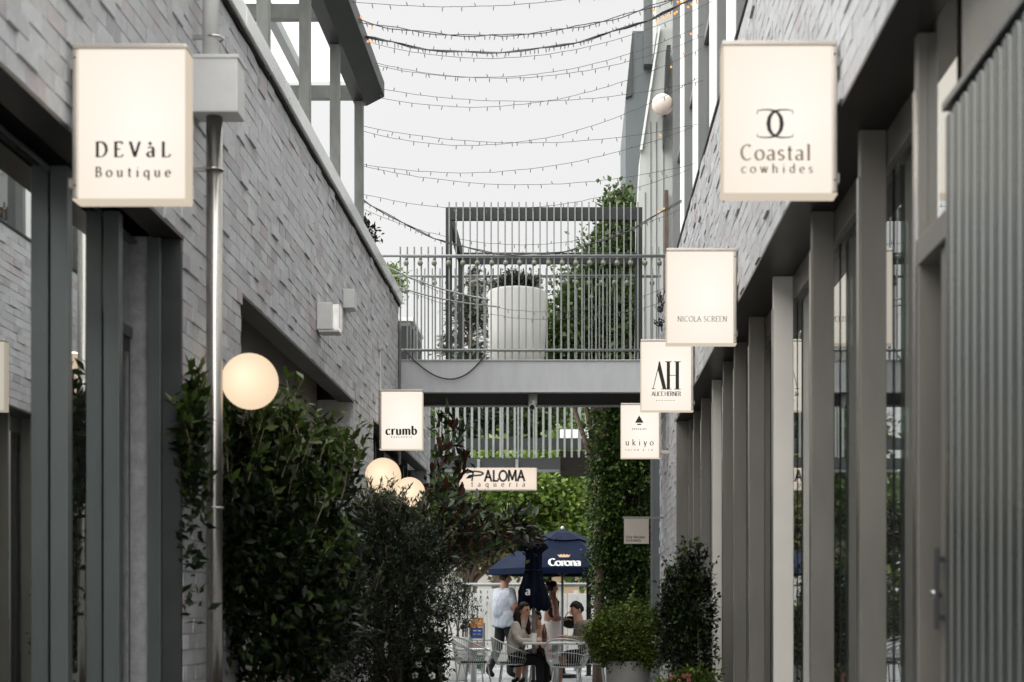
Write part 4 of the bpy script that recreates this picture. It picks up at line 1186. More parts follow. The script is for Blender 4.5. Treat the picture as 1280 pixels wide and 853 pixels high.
# air-conditioning unit on the left roof terrace
Yac = 18.4
t = thing('air_conditioner', 'grey boxed air-conditioning unit on the roof behind the wall end', 'air conditioner', (-2.55, Yac, 4.09))
x0, x1 = -2.95, hx(514, Yac)
zt = hz(402, Yac)
MB().box(x0, x1, Yac, Yac + 1.2, 4.112, zt).build('casing', 'fin_grey', t, bevel=0.01)
MB().box(x0 - 0.02, x1 + 0.03, Yac - 0.02, Yac + 1.22, zt + 0.001, zt + 0.05).build('lid', 'pot_white', t, bevel=0.006)
for k in range(8):
    MB().box(x1 + 0.001, x1 + 0.012, Yac + 0.1 + k * 0.13, Yac + 0.18 + k * 0.13, 4.2, zt - 0.08).build('louvre', 'dark_steel', t)
MB().box(x0 + 0.1, x1 - 0.02, Yac - 0.012, Yac - 0.001, 4.2, zt - 0.06).build('grille', 'dark_steel', t)
MB().box(x0, x1, Yac + 0.1, Yac + 0.2, 4.0905, 4.111).box(x0, x1, Yac + 1.0, Yac + 1.1, 4.0905, 4.111).build('feet', 'dark_steel', t)

# ---------------------------------------------------------------- string lights
def strand(label, pts, Y, r=0.0028, lit=(), step=0.16, seed=0, twist=1, dy=0.0):
    """pts: three photo points of the curve, all at distance Y; ends run to the two facades"""
    rng = random.Random(seed)
    (xa, ya), (xm, ym), (xb_, yb) = pts
    Mx = np.array([[xa*xa, xa, 1], [xm*xm, xm, 1], [xb_*xb_, xb_, 1]], float)
    co = np.linalg.solve(Mx, np.array([ya, ym, yb], float))
    base = W(xa, ya, Y)
    t = thing('string_lights', label, 'string lights', (base.x, Y, base.z), 'fairy-light strands across the lane')
    n = 40
    P = []
    for i in range(n + 1):
        x = xa + (xb_ - xa) * i / n
        yv = co[0]*x*x + co[1]*x + co[2]
        p = W(x, yv + rng.gauss(0, 0.25), Y + dy * (i / n - 0.5))
        P.append(p)
    w = MB()
    for k in range(twist):
        ph = rng.uniform(0, 6)
        w.tube([p + Vector((0, 0.012 * math.sin(i * .9 + ph) * (twist > 1), 0.014 * math.cos(i * 0.8 + ph) * (twist > 1))) for i, p in enumerate(P)], r, 5)
    w.build('wire', 'wire_black', t)
    L = sum((P[i+1] - P[i]).length for i in range(n))
    b = MB(); lb_ = MB()
    d = rng.uniform(0, step); acc = 0
    for i in range(n):
        seg = (P[i+1] - P[i]).length
        while d <= acc + seg:
            u = (d - acc) / seg
            p = P[i].lerp(P[i+1], u)
            q = p + Vector((rng.uniform(-.014, .014), rng.uniform(-.01, .01), (-0.045 if rng.random() < .7 else 0.035)))
            b.tube([p, p.lerp(q, .5), q], [0.003, 0.0055, 0.003], 5)
            frac = d / L
            if any(a <= frac <= e for a, e in lit) and rng.random() < 0.75:
                lb_.ball(q, 0.0115, 8, 5)
            d += step * rng.uniform(.8, 1.2) / twist
        acc += seg
    b.build('lamp_holders', 'wire_grey', t)['kind'] = 'stuff'
    if lb_.v:
        lb_.build('lit_bulbs', 'led_glow', t)['kind'] = 'stuff'
    return t
strand('thin fairy-light strand high over the lane, topmost of all', [(437, 2), (520, 8), (905, -42)], 13.0, seed=1)
strand('thick tangled bundle of fairy lights hung from the pergola fascia, upper of the two bundles', [(440, 24), (612, 45), (905, -28)], 13.4, r=0.0045, seed=2, twist=3, lit=((0, .06), (.8, 1)))
strand('heaviest dark bundle of fairy lights across the sky, lower of the two bundles', [(446, 42), (612, 66), (895, -16)], 13.8, r=0.0048, seed=3, twist=4, lit=((0, .05), (.82, .97)))
strand('loose fairy-light strand sagging just under the heaviest bundle', [(450, 50), (600, 73), (890, 2)], 14.1, seed=4, lit=((.0, .04),))
strand('fairy-light strand with flat sag passing in front of the slate building top', [(462, 77), (628, 98), (880, 45)], 14.6, seed=5, lit=((.72, .78),))
strand('fairy-light strand pairing with the flat-sagging one from the fascia corner', [(462, 80), (600, 97), (880, 30)], 14.75, seed=6, lit=((.93, 1),))
strand('fairy-light strand starting at the pergola fascia end and crossing nearly level', [(458, 108), (650, 127), (879, 101)], 14.9, seed=7)
strand('fairy-light strand rising steeply from the last pergola post to the white panels', [(452, 117), (600, 134), (878, 60)], 15.0, seed=8, lit=((.9, .98),))
strand('fairy-light strand from mid-height of the last pergola post, nearly level', [(450, 157), (660, 179), (872, 155)], 15.2, seed=9, lit=((.86, .9),))
strand('fairy-light strand from mid-height of the last pergola post climbing past the pale globe', [(449, 163), (590, 182), (872, 98)], 15.25, seed=10)
strand('fairy-light strand low on the last pergola post rising to the fins', [(450, 205), (560, 216), (868, 158)], 15.4, seed=11, lit=((.0, .03),))
strand('fairy-light strand low on the last pergola post dipping level', [(450, 207), (660, 231), (868, 205)], 15.5, seed=12)
strand('fairy-light strand just above the screen frame top', [(447, 241), (620, 262), (862, 212)], 15.8, seed=13)
strand('thick dark cable bundle drooping in front of the screen frame', [(452, 248), (672, 318), (852, 250)], 16.2, r=0.006, seed=14, twist=2, lit=((.9, .95),))
strand('fairy-light strand drooping beside the thick cable in front of the screen frame', [(455, 262), (640, 306), (850, 262)], 16.3, seed=15)
strand('fairy-light strand wrapped across the round planter, upper one', [(478, 330), (655, 389), (850, 352)], 16.7, seed=16)
strand('fairy-light strand wrapped across the round planter, lower one', [(480, 352), (650, 398), (848, 372)], 16.75, seed=17)
P = [W(478 + (612 - 478) * i / 20, 331 + 44 * (i/20) + 6 * math.sin(i/20*math.pi), 16.85) for i in range(21)]
t = MB().tube(P, 0.010, 6).build('slack_cable', 'rail_grey')
tag(t, 'pale slack cable running from the wall end down to the planter', 'cable')
P = [W(482 + (625 - 482) * i / 20, 354 + 30 * (i/20) + 5 * math.sin(i/20*math.pi), 16.88) for i in range(21)]
t = MB().tube(P, 0.009, 6).build('slack_cable', 'rail_grey')
tag(t, 'pale slack cable slung lower across the balustrade pickets to the planter', 'cable')

# festoon bulbs on the two balustrade rails
def festoon(label, yy, rz, x0, x1, pitch, ph):
    t = thing('festoon_lights', label, 'string lights', ((x0 + x1) / 2, yy, rz - 0.1), 'festoon bulbs on the bridge rails')
    MB().tube([(x0, yy, rz - 0.026), ((x0 + x1) / 2, yy, rz - 0.03), (x1, yy, rz - 0.026)], 0.006, 6).build('cord', 'wire_grey', t)
    x = x0 + ph
    while x < x1 - 0.03:
        b = MB().ball((x, yy, rz - 0.096), 0.033, 14, 9, (1, 1, 1.08)).build('bulb', 'bulb_glass', t, smooth=True)
        MB().lathe((x, yy, rz - 0.07), [(0.014, 0), (0.016, 0.02), (0.012, 0.042)], 8).build('socket', 'wire_grey', b)
        x += pitch * random.uniform(.96, 1.04)
festoon('row of clear festoon bulbs on the front rail of the footbridge', BY - 0.03, rail_z, -2.1, B - 0.02, 0.17, 0.05)
festoon('row of clear festoon bulbs on the rear rail of the footbridge', BY + BD - 0.12, hz(346, BY + BD - 0.05), -2.0, B - 0.02, 0.165, 0.02)

# tangled wires on the right wall end
for k, (a, b, c_) in enumerate((((824, 368), (828, 382), (822, 392)), ((818, 402), (826, 408), (829, 398)))):
    P = []
    rng = random.Random(k)
    for i in range(30):
        u = i / 29 * 2; q0, q1 = ((a, b) if u < 1 else (b, c_)); u %= 1
        P.append(W(q0[0] + (q1[0]-q0[0])*u + rng.gauss(0, 2.0), q0[1] + (q1[1]-q0[1])*u + rng.gauss(0, 2.5), 16.9 + rng.uniform(-.05, .05)))
    t = MB().tube(P, 0.009, 5).build('cable_tangle', 'wire_black')
    tag(t, ('knotted tangle of black wires at the right end of the bridge rail' if k == 0 else 'lower tangle of black wires just above the AH sign'), 'cable')

# ---------------------------------------------------------------- plants
def ell_points(rs, blobs, n, clump, shell=0.55, per=14):
    """clustered points spread through a union of ellipsoids; returns points and outward directions"""
    wts = np.array([b[3] * b[4] * b[5] for b in blobs], float) ** 0.75
    wts /= wts.sum()
    nc = max(4, n // per)
    bi = rs.choice(len(blobs), nc, p=wts)
    bl = np.array([b[:6] for b in blobs], float)[bi]
    d = rs.normal(size=(nc, 3)); d /= np.linalg.norm(d, axis=1)[:, None]
    r = shell + (1 - shell) * rs.random(nc) ** 0.6
    r *= 1 + 0.10 * rs.normal(size=nc)
    cen = bl[:, :3] + d * r[:, None] * bl[:, 3:6]
    idx = rs.integers(0, nc, n)
    off = rs.normal(size=(n, 3)) * clump
    return cen[idx] + off, d[idx], rs.random(nc)[idx]

def leaf_mesh(name, parent, mat, P, D, tone, L, Wd, rs, up=0.25, rand=0.8, fold=0.18, droop=0.0, outw=0.7):
    n = len(P)
    dirv = D * outw + rs.normal(size=(n, 3)) * rand
    dirv[:, 2] += up
    dirv /= np.linalg.norm(dirv, axis=1)[:, None] + 1e-9
    h = rs.normal(size=(n, 3)) * 0.6 + np.array([0, 0, 1.0])
    side = np.cross(dirv, h); side /= np.linalg.norm(side, axis=1)[:, None] + 1e-9
    nrm = np.cross(side, dirv)
    s = (0.65 + 0.7 * rs.random(n))[:, None]
    Lx, Wx = L * s, Wd * s
    mid = P + dirv * Lx * 0.45
    V = np.empty((n, 4, 3))
    V[:, 0] = P
    V[:, 1] = mid + side * Wx / 2 + nrm * Wx * fold
    V[:, 2] = P + dirv * Lx - np.array([0, 0, 1.0]) * (droop * Lx)
    V[:, 3] = mid - side * Wx / 2 + nrm * Wx * fold
    o0 = np.array(ORI[parent.name])
    V -= o0
    me = bpy.data.meshes.new(name)
    me.vertices.add(n * 4)
    me.vertices.foreach_set('co', V.reshape(-1))
    base = (np.arange(n) * 4)[:, None]
    tri = np.concatenate([base + np.array([0, 1, 2]), base + np.array([0, 2, 3])], axis=1).reshape(-1)
    me.loops.add(n * 6)
    me.loops.foreach_set('vertex_index', tri.astype(np.int32))
    me.polygons.add(n * 2)
    me.polygons.foreach_set('loop_start', (np.arange(n * 2) * 3).astype(np.int32))
    me.materials.append(MATS[mat])
    at = me.attributes.new('tone', 'FLOAT', 'POINT')
    at.data.foreach_set('value', np.repeat(np.clip(tone, 0, 1), 4).astype(np.float32))
    me.update(calc_edges=True)
    me.validate()
    o = bpy.data.objects.new(name, me)
    COL.objects.link(o)
    o.parent = parent
    ORI[o.name] = ORI[parent.name]
    return o

def sprigs(rs, starts, dirs, length, per, curve=0.15):
    """leaf points along upright shoots; returns P, D, tone and shoot polylines"""
    P, D, T, lines = [], [], [], []
    for s, d in zip(starts, dirs):
        l = length * rs.uniform(.5, 1.25)
        bend = rs.normal(size=3) * curve
        pts = []
        for i in range(per):
            u = i / (per - 1)
            p = s + d * l * u + bend * l * u * u
            pts.append(p)
            for k in range(2):
                a = rs.normal(size=3); a[2] = abs(a[2]) * .4
                a /= np.linalg.norm(a)
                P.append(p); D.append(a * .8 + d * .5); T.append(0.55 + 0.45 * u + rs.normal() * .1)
        lines.append(pts)
    return np.array(P), np.array(D), np.array(T), lines

def plant(name, label, cat, base, blobs, n, leaf, L, Wd, seed, clump=0.05, shell=0.5, stems=6, bark='bark', stem_r=0.014, group=None,
          clip=None, shoots=0, shoot_len=0.2, shoot_per=8, up=0.25, per=14, lit=0.35, crown='crown', fork=0.25, rand=0.8):
    rs = np.random.default_rng(seed)
    t = thing(name, label, cat, base, group)
    P, D, cl_t = ell_points(rs, blobs, n, clump, shell, per)
    tone = 0.30 + lit * (cl_t - .5) + rs.normal(size=len(P)) * 0.16 + 0.12
    if shoots:
        top = np.array([b[:6] for b in blobs], float)
        bi = rs.integers(0, len(blobs), shoots)
        dd = rs.normal(size=(shoots, 3)); dd[:, 2] = np.abs(dd[:, 2]) + 0.5; dd /= np.linalg.norm(dd, axis=1)[:, None]
        st = top[bi, :3] + dd * top[bi, 3:6] * 0.93
        sd = dd * .45 + np.array([0, 0, .8]); sd /= np.linalg.norm(sd, axis=1)[:, None]
        P2, D2, T2, lines = sprigs(rs, st, sd, shoot_len, shoot_per)
        P = np.concatenate([P, P2]); D = np.concatenate([D, D2]); tone = np.concatenate([tone, T2])
        sm = MB()
        for ln in lines:
            q = [Vector(p) for p in ln]
            if clip is None or clip(np.array(ln)).all():
                sm.tube(q, [0.0035 * (1 - .6 * i / len(q)) for i in range(len(q))], 4, caps=False)
        if sm.v:
            sm.build('shoots', bark, t)['kind'] = 'stuff'
    if clip is not None:
        k = clip(P)
        P, D, tone = P[k], D[k], tone[k]
    leaf_mesh(crown, t, leaf, P, D, tone, L, Wd, rs, up=up, rand=rand)
    rr = random.Random(seed)
    tr = MB()
    for k in range(stems):
        b = rr.choice(blobs)
        tip = Vector((b[0] + rr.uniform(-.6, .6) * b[3], b[1] + rr.uniform(-.6, .6) * b[4], b[2] + rr.uniform(-.1, .7) * b[5]))
        s = Vector(base) + Vector((rr.uniform(-.12, .12) * fork * 4, rr.uniform(-.12, .12) * fork * 4, -0.02))
        mid = s.lerp(tip, .5) + Vector((rr.uniform(-.06, .06), rr.uniform(-.06, .06), 0.05))
        pts = [s, s.lerp(mid, .5), mid, mid.lerp(tip, .5), tip]
        tr.tube(pts, [stem_r, stem_r * .9, stem_r * .75, stem_r * .5, stem_r * .25], 6)
    if tr.v:
        tr.build('stems' if stems > 1 else 'trunk', bark, t, smooth=True)
    return t

def blob(px, py, Y, rx_px, rz_px, ry):
    c = W(px, py, Y)
    return (c.x, Y, c.z, rx_px / F * Y, ry, rz_px / F * Y)
inlane = lambda P: (P[:, 0] > -A + 0.012) & (P[:, 0] < B - 0.012) & (P[:, 2] > 0.01)

# the near end of the shrub grows between wall and downpipe, never in front of the pipe
bypipe = lambda P: inlane(P) & ((P[:, 1] > 7.86) | (P[:, 0] < -1.995)) & ~((P[:, 1] > 7.72) & (P[:, 1] < 7.86) & (P[:, 0] > -2.06))

def trough(name, label, cx, cy, sx, sy, h, mat='pot_zinc'):
    t = thing(name, label, 'planter', (cx, cy, 0))
    m = MB()
    m.box(cx - sx, cx + sx, cy - sy, cy - sy + 0.02, 0.0, h); m.box(cx - sx, cx + sx, cy + sy - 0.02, cy + sy, 0.0, h)
    m.box(cx - sx, cx - sx + 0.02, cy - sy + 0.0205, cy + sy - 0.0205, 0.0, h); m.box(cx + sx - 0.02, cx + sx, cy - sy + 0.0205, cy + sy - 0.0205, 0.0, h)
    m.build('trough', mat, t, bevel=0.003)
    MB().box(cx - sx + 0.021, cx + sx - 0.021, cy - sy + 0.021, cy + sy - 0.021, 0.01, h - 0.05).build('soil', 'soil', t)
    return t
trough('planter_trough', 'long zinc trough holding the dark glossy shrub against the brick wall', -1.82, 8.8, 0.27, 1.3, 0.5)
trough('planter_trough', 'zinc trough holding the grey-green olive shrubs along the brick wall', -1.62, 12.2, 0.30, 1.0, 0.45)

# big glossy shrub, left
plant('shrub', 'tall dark glossy shrub growing against the brick pier beside the downpipe', 'shrub', (-1.80, 9.0, 0.44),
      [blob(285, 665, 8.4, 46, 95, .35), blob(325, 622, 8.8, 55, 62, .40), blob(330, 735, 8.7, 80, 105, .5), blob(390, 665, 9.2, 52, 75, .42), blob(385, 775, 9.1, 56, 95, .5),
       blob(242, 580, 7.47, 12, 60, .08), blob(245, 690, 7.5, 10, 130, .08), blob(405, 612, 9.7, 30, 30, .3), blob(350, 575, 9.0, 22, 30, .2), blob(295, 570, 8.5, 22, 34, .2)],
      12500, 'leaf_glossy', 0.075, 0.034, 1, clump=0.07, shell=0.35, stems=12, bark='bark_light', stem_r=0.013, clip=bypipe, shoots=260, shoot_len=0.30, shoot_per=10, fork=0.6)
# olive / rosemary type shrubs
plant('shrub', 'grey-green olive shrub with fine narrow leaves below the globe lamps', 'shrub', (-1.62, 12.0, 0.40),
      [blob(480, 700, 11.8, 62, 70, .5), blob(508, 725, 12.0, 36, 80, .4), blob(480, 800, 11.7, 58, 65, .4), blob(430, 790, 11.2, 40, 80, .4), blob(470, 670, 12.2, 40, 36, .35)],
      13000, 'leaf_olive', 0.058, 0.015, 2, clump=0.07, shell=0.3, stems=12, clip=inlane, shoots=110, shoot_len=0.26, shoot_per=10, up=0.5)
plant('shrub', 'dark leafy shrub with upright sprigs in front of the two smaller globe lamps', 'shrub', (-1.60, 12.9, 0.40),
      [blob(500, 690, 12.9, 50, 38, .35), blob(528, 705, 13.2, 24, 40, .3), blob(470, 680, 12.6, 30, 30, .3)],
      6500, 'leaf_glossy', 0.055, 0.022, 3, clump=0.05, shell=0.35, stems=8, clip=inlane, shoots=55, shoot_len=0.30, shoot_per=9, up=0.4)
fl = plant('shrub', 'low dark bush dotted with white and yellow flowers beside the cafe chairs', 'shrub', (-1.28, 12.9, 0.0),
      [blob(530, 780, 12.9, 22, 36, .25), blob(520, 840, 12.8, 32, 44, .3), blob(540, 820, 13.0, 16, 32, .22)],
      6000, 'leaf_glossy', 0.05, 0.022, 4, clump=0.05, shell=0.4, stems=8, clip=inlane)
rng = random.Random(9)
for k in range(16):
    px, py = rng.uniform(512, 552), rng.uniform(750, 850)
    c = W(px, py, 12.42 + rng.uniform(-.05, .1))
    f = MB()
    for j in range(5):
        a = j * 1.2566 + rng.random()
        q = c + Vector((0.02 * math.cos(a), -0.004, 0.02 * math.sin(a)))
        f.ball(q, 0.013, 6, 4, (1, .5, 1))
    f.build('flower', 'petal_white', fl)

# magnolia with large two-coloured leaves
mg = thing('magnolia_tree', 'magnolia tree with big leathery leaves, rusty brown underneath, leaning over the lane', 'tree', (-1.75, 15.9, 0))
tips = []
tr = MB()
root = Vector((-1.75, 15.9, -0.02))
def limb(a, b, r0, r1, bow=0.1, n=6):
    pts = []
    for i in range(n + 1):
        u = i / n
        p = a.lerp(b, u) + Vector((0, 0, bow * math.sin(math.pi * u)))
        pts.append(p)
    tr.tube(pts, [r0 + (r1 - r0) * i / n for i in range(n + 1)], 7)
    return pts
j1 = W(500, 760, 15.9)
limb(root, j1, 0.04, 0.032, 0.0)
ends = [(552, 545, 16.2), (563, 560, 16.0), (648, 668, 15.9), (660, 678, 15.7), (632, 676, 15.6), (605, 660, 16.0), (575, 640, 15.6), (575, 590, 16.3), (588, 648, 15.7), (622, 668, 15.9), (655, 672, 16.1), (600, 690, 15.6), (560, 690, 15.8), (640, 672, 15.5), (556, 612, 15.5), (580, 665, 16.4), (615, 675, 16.3)]
rng = random.Random(21)
for e in ends:
    tip = W(*e)
    k = W(520 + rng.uniform(-10, 40), 700 + rng.uniform(-30, 30), 15.9 + rng.uniform(-.2, .2))
    limb(j1, k, 0.022, 0.014, 0.03, 4)
    pts = limb(k, tip, 0.013, 0.005, 0.05, 6)
    for p in pts[2:]:
        tips.append((p, (tip - k).normalized()))
    for q in range(2):
        t2 = tip + Vector((rng.uniform(-.16, .16), rng.uniform(-.16, .16), rng.uniform(-.05, .2)))
        pp = limb(pts[4], t2, 0.006, 0.004, 0.02, 3)
        tips.append((pp[-1], (t2 - pts[4]).normalized()))
        tips.append((pp[-1], (t2 - pts[4]).normalized()))
tr.build('trunk', 'bark', mg, smooth=True)
lm = []
for v in range(6):
    me = bpy.data.meshes.new('leaf')
    vs, fs = [], []
    cur = rng.uniform(-.25, .25); wd = rng.uniform(.052, .066); ln = rng.uniform(.15, .19)
    prof = [0.10, 0.62, 0.95, 1.0, 0.78, 0.06]
    for i, w_ in enumerate(prof):
        u = i / 5
        z = cur * ln * u * u
        vs += [(-wd / 2 * w_, ln * u, z + 0.014 * w_), (0, ln * u, z), (wd / 2 * w_, ln * u, z + 0.014 * w_)]
    for i in range(5):
        a = i * 3
        fs += [(a, a + 1, a + 4, a + 3), (a + 1, a + 2, a + 5, a + 4)]
    me.from_pydata(vs, [], fs)
    me.polygons.foreach_set('use_smooth', [True] * len(me.polygons))
    me.materials.append(MATS['leaf_magnolia'])
    lm.append(me)
for k in range(300):
    p, d = tips[k % len(tips)]
    o = bpy.data.objects.new('leaf', rng.choice(lm))
    COL.objects.link(o)
    o.parent = mg
    v = Vector((rng.gauss(0, 1), rng.gauss(0, 1), rng.gauss(0.25, .8))).normalized() * .8 + d * .5
    q = v.to_track_quat('Y', 'Z')
    o.rotation_mode = 'QUATERNION'
    o.rotation_quaternion = q @ Matrix.Rotation(rng.uniform(-1.2, 1.2), 3, 'Y').to_quaternion()
    o.location = p + Vector((rng.gauss(0, .02), rng.gauss(0, .02), rng.gauss(0, .02))) - Vector((-1.75, 15.9, 0))
rs = np.random.default_rng(31)
TP = np.array([list(t[0]) for t in tips]); TD = np.array([list(t[1]) for t in tips])
ii = rs.integers(0, len(tips), 1000)
o = leaf_mesh('small_leaves', mg, 'leaf_magnolia_mass', TP[ii] + rs.normal(size=(1000, 3)) * .07, TD[ii], rs.random(1000) ** 1.8, 0.13, 0.05, rs)
o['kind'] = 'stuff'

# right side: clipped ball in a zinc tub, upright shrub and bedding
tub = thing('planter', 'round zinc tub holding the clipped ball shrub', 'planter', (hx(785, 15.0), 15.0, 0))
tc_ = (hx(785, 15.0), 15.0, 0)
MB().lathe(tc_, [(0.19, 0.002), (0.205, 0.03), (0.245, 0.60), (0.25, 0.62), (0.235, 0.62), (0.225, 0.56)], 28).build('tub', 'pot_zinc', tub, smooth=True)
MB().lathe(tc_, [(0.20, 0.50), (0.222, 0.56)], 20).build('soil', 'soil', tub)
plant('shrub', 'rounded light green clipped shrub in the zinc tub', 'shrub', (hx(785, 15.0), 15.0, 0.561),
      [blob(786, 797, 15.0, 49, 39, .40), blob(764, 800, 15.0, 30, 33, .3), blob(812, 803, 14.9, 26, 32, .28)],
      24000, 'leaf_box', 0.032, 0.020, 5, clump=0.030, shell=0.72, stems=8, lit=0.6, clip=inlane, up=0.0, rand=1.3)
trough('planter_trough', 'short zinc trough with upright shrub by the door handle', 0.90, 10.8, 0.20, 0.42, 0.36)
plant('shrub', 'upright dark green shrub with a pale leafy tip against the metal fins', 'shrub', (0.88, 10.8, 0.31),
      [blob(868, 715, 10.8, 18, 30, .14), blob(862, 760, 10.8, 28, 50, .2), blob(868, 820, 10.8, 24, 52, .2), blob(846, 745, 10.9, 18, 32, .15), blob(838, 790, 10.9, 12, 50, .14)],
      7500, 'leaf_glossy', 0.040, 0.021, 6, clump=0.04, shell=0.4, stems=7, lit=0.5, clip=inlane, shoots=30, shoot_len=0.1, shoot_per=6)
bd = plant('bedding_plant', 'low bedding plant with small red flowers at the foot of the upright shrub', 'plant', (0.92, 10.45, 0.31),
      [blob(870, 850, 10.5, 26, 10, .10), blob(840, 856, 10.5, 14, 10, .10)], 900, 'leaf_box', 0.04, 0.018, 7, clump=0.03, shell=.3, stems=5, clip=inlane)
rng = random.Random(5)
for k in range(5):
    c = W(rng.uniform(838, 875), rng.uniform(843, 853), 10.34)
    f = MB()
    for j in range(4):
        a = j * 1.57 + rng.random()
        f.ball(c + Vector((0.011 * math.cos(a), 0, 0.011 * math.sin(a))), 0.009, 6, 4)
    f.build('flower', 'petal_red', bd)

# climbing hedge column
hg = plant('climbing_hedge', 'tall column of glossy climber around a dark core beyond the brick pier', 'hedge', (0.8, 21.6, 0),
      [blob(782, 550, 21.5, 42, 60, .4), blob(785, 640, 21.5, 44, 85, .45), blob(788, 730, 21.5, 42, 70, .45), blob(765, 560, 21.3, 28, 55, .35), blob(757, 640, 21.3, 17, 80, .3), blob(805, 560, 21.6, 25, 60, .35), blob(755, 720, 21.3, 14, 50, .25)],
      30000, 'leaf_hedge', 0.062, 0.040, 8, clump=0.07, shell=0.66, stems=10, lit=0.8, up=-.1, rand=1.1)
MB().box(0.55, 1.08, 21.42, 21.62, 0, 3.9).build('dark_core', 'soffit_dark', hg)  # dark box added inside the leaves to give a shaded interior

def tree(name, label, px, Y, trunk_r, blobs, n, leaf, L, Wd, seed, clump, shell=0.45, group='trees beyond the lane', up=0.1, per=16, lit=0.6, limbs=9):
    rs = np.random.default_rng(seed)
    bx = hx(px, Y)
    t = thing(name, label, 'tree', (bx, Y, -0.03), group)
    P, D, ct = ell_points(rs, blobs, n, clump, shell, per)
    k = P[:, 2] > 0.3
    P, D, ct = P[k], D[k], ct[k]
    tone = 0.42 + lit * (ct - .5) + rs.normal(size=len(P)) * .15
    leaf_mesh('crown', t, leaf, P, D, tone, L, Wd, rs, up=up)
    zc = sum(b[2] for b in blobs) / len(blobs)
    m = MB()
    rr = random.Random(seed)
    fork = Vector((bx + rr.uniform(-.1, .1), Y, max(0.8, zc * .55)))
    m.tube([(bx, Y, -0.05), (bx + .02, Y, fork.z * .5), fork], [trunk_r, trunk_r * .8, trunk_r * .65], 9)
    for q in range(limbs):
        b = blobs[q % len(blobs)]
        tip = Vector((b[0] + rr.uniform(-.5, .5) * b[3], b[1] + rr.uniform(-.5, .5) * b[4], b[2] + rr.uniform(-.2, .7) * b[5]))
        md = fork.lerp(tip, .5) + Vector((rr.uniform(-.15, .15), rr.uniform(-.15, .15), rr.uniform(0, .25)))
        m.tube([fork, fork.lerp(md, .5), md, md.lerp(tip, .5), tip], [trunk_r * .5, trunk_r * .42, trunk_r * .32, trunk_r * .2, trunk_r * .08], 6)
    m.build('trunk', 'bark', t, smooth=True)
    return t

# tall tree behind the bridge, right
tree('leafy_tree', 'tall fresh green tree rising behind the slatted bridge screen', 748, 21.3, 0.10,
     [blob(775, 278, 21.3, 17, 42, .5), blob(766, 340, 21.3, 36, 50, .6), blob(735, 400, 21.3, 44, 60, .7), blob(782, 400, 21.0, 26, 75, .6), blob(702, 432, 21.3, 24, 38, .6), blob(768, 465, 21.3, 42, 36, .7)],
     34000, 'leaf_mid', 0.085, 0.055, 40, 0.11, shell=.2)
# conifer behind the bridge, left
cf = thing('conifer_tree', 'dark conifer with layered branches behind the left of the bridge', 'tree', (hx(588, 40), 40, -0.03), 'trees beyond the lane')
rs = np.random.default_rng(50)
apex = W(588, 338, 40); PZt = []; DZt = []; TT = []
m = MB().tube([(apex.x, 40, -0.05), (apex.x, 40, apex.z)], [0.24, 0.03], 8)
for k in range(330):
    u = rs.random() ** .7
    z = apex.z - u * 7.5
    L_ = 0.25 + u * 1.75 + rs.normal() * .12
    a = rs.uniform(0, 6.283)
    d = np.array([math.cos(a), math.sin(a), 0.12])
    b0 = np.array([apex.x, 40, z])
    m.tube([tuple(b0), tuple(b0 + d * L_ * .6 + np.array([0, 0, .05])), tuple(b0 + d * L_ - np.array([0, 0, .12]))], [0.035, 0.02, 0.008], 4)
    nn = int(120 * L_ / 1.5)
    s = rs.random(nn) ** .8
    p = b0 + d * (s * L_)[:, None] + rs.normal(size=(nn, 3)) * np.array([.10, .10, .06])
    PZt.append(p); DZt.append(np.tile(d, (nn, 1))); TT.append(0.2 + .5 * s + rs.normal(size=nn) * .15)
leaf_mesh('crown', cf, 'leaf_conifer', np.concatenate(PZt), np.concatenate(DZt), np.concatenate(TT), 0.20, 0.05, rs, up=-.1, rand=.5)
m.build('trunk', 'bark', cf)

# trees filling the view under the bridge
tree('leafy_tree', 'bright yellow-green tree directly behind the taqueria sign', 660, 34, 0.10,
     [blob(660, 625, 34, 52, 55, 1.2), blob(700, 610, 34.5, 45, 60, 1.2), blob(630, 600, 35, 40, 45, 1.0), blob(715, 650, 34, 35, 35, .9)],
     13000, 'leaf_bright', 0.15, 0.10, 41, 0.14, shell=.35)
tree('leafy_tree', 'broad mid-green tree behind the far bridge pickets', 620, 42, 0.2,
     [blob(560, 540, 42, 70, 50, 2), blob(640, 520, 42, 70, 45, 2), blob(700, 540, 42, 60, 50, 2), blob(600, 590, 42, 80, 50, 2), blob(530, 570, 42, 50, 60, 2)],
     13000, 'leaf_mid', 0.24, 0.15, 42, 0.22, shell=.3)
tree('leafy_tree', 'olive-toned tree standing behind the umbrellas and white fence', 590, 38, 0.14,
     [blob(570, 660, 38, 60, 45, 1.5), blob(620, 670, 38, 50, 40, 1.5), blob(540, 640, 38, 50, 50, 1.5), blob(660, 690, 38, 40, 24, 1.2)],
     9000, 'leaf_dry', 0.20, 0.10, 43, 0.2, shell=.3)
tree('leafy_tree', 'dark green tree at the right behind the climbing hedge', 745, 36, 0.14,
     [blob(745, 600, 36, 40, 80, 1.4), blob(775, 560, 36, 50, 70, 1.4), blob(740, 690, 36, 30, 40, 1.2)],
     8000, 'leaf_hedge', 0.18, 0.11, 44, 0.18, shell=.3)
tree('leafy_tree', 'thick green tree at the left edge behind the magnolia', 520, 33, 0.14,
     [blob(520, 560, 33, 40, 60, 1.2), blob(510, 640, 33, 40, 60, 1.2), blob(545, 600, 33, 35, 60, 1.2)],
     8000, 'leaf_mid', 0.17, 0.1, 45, 0.16, shell=.3)
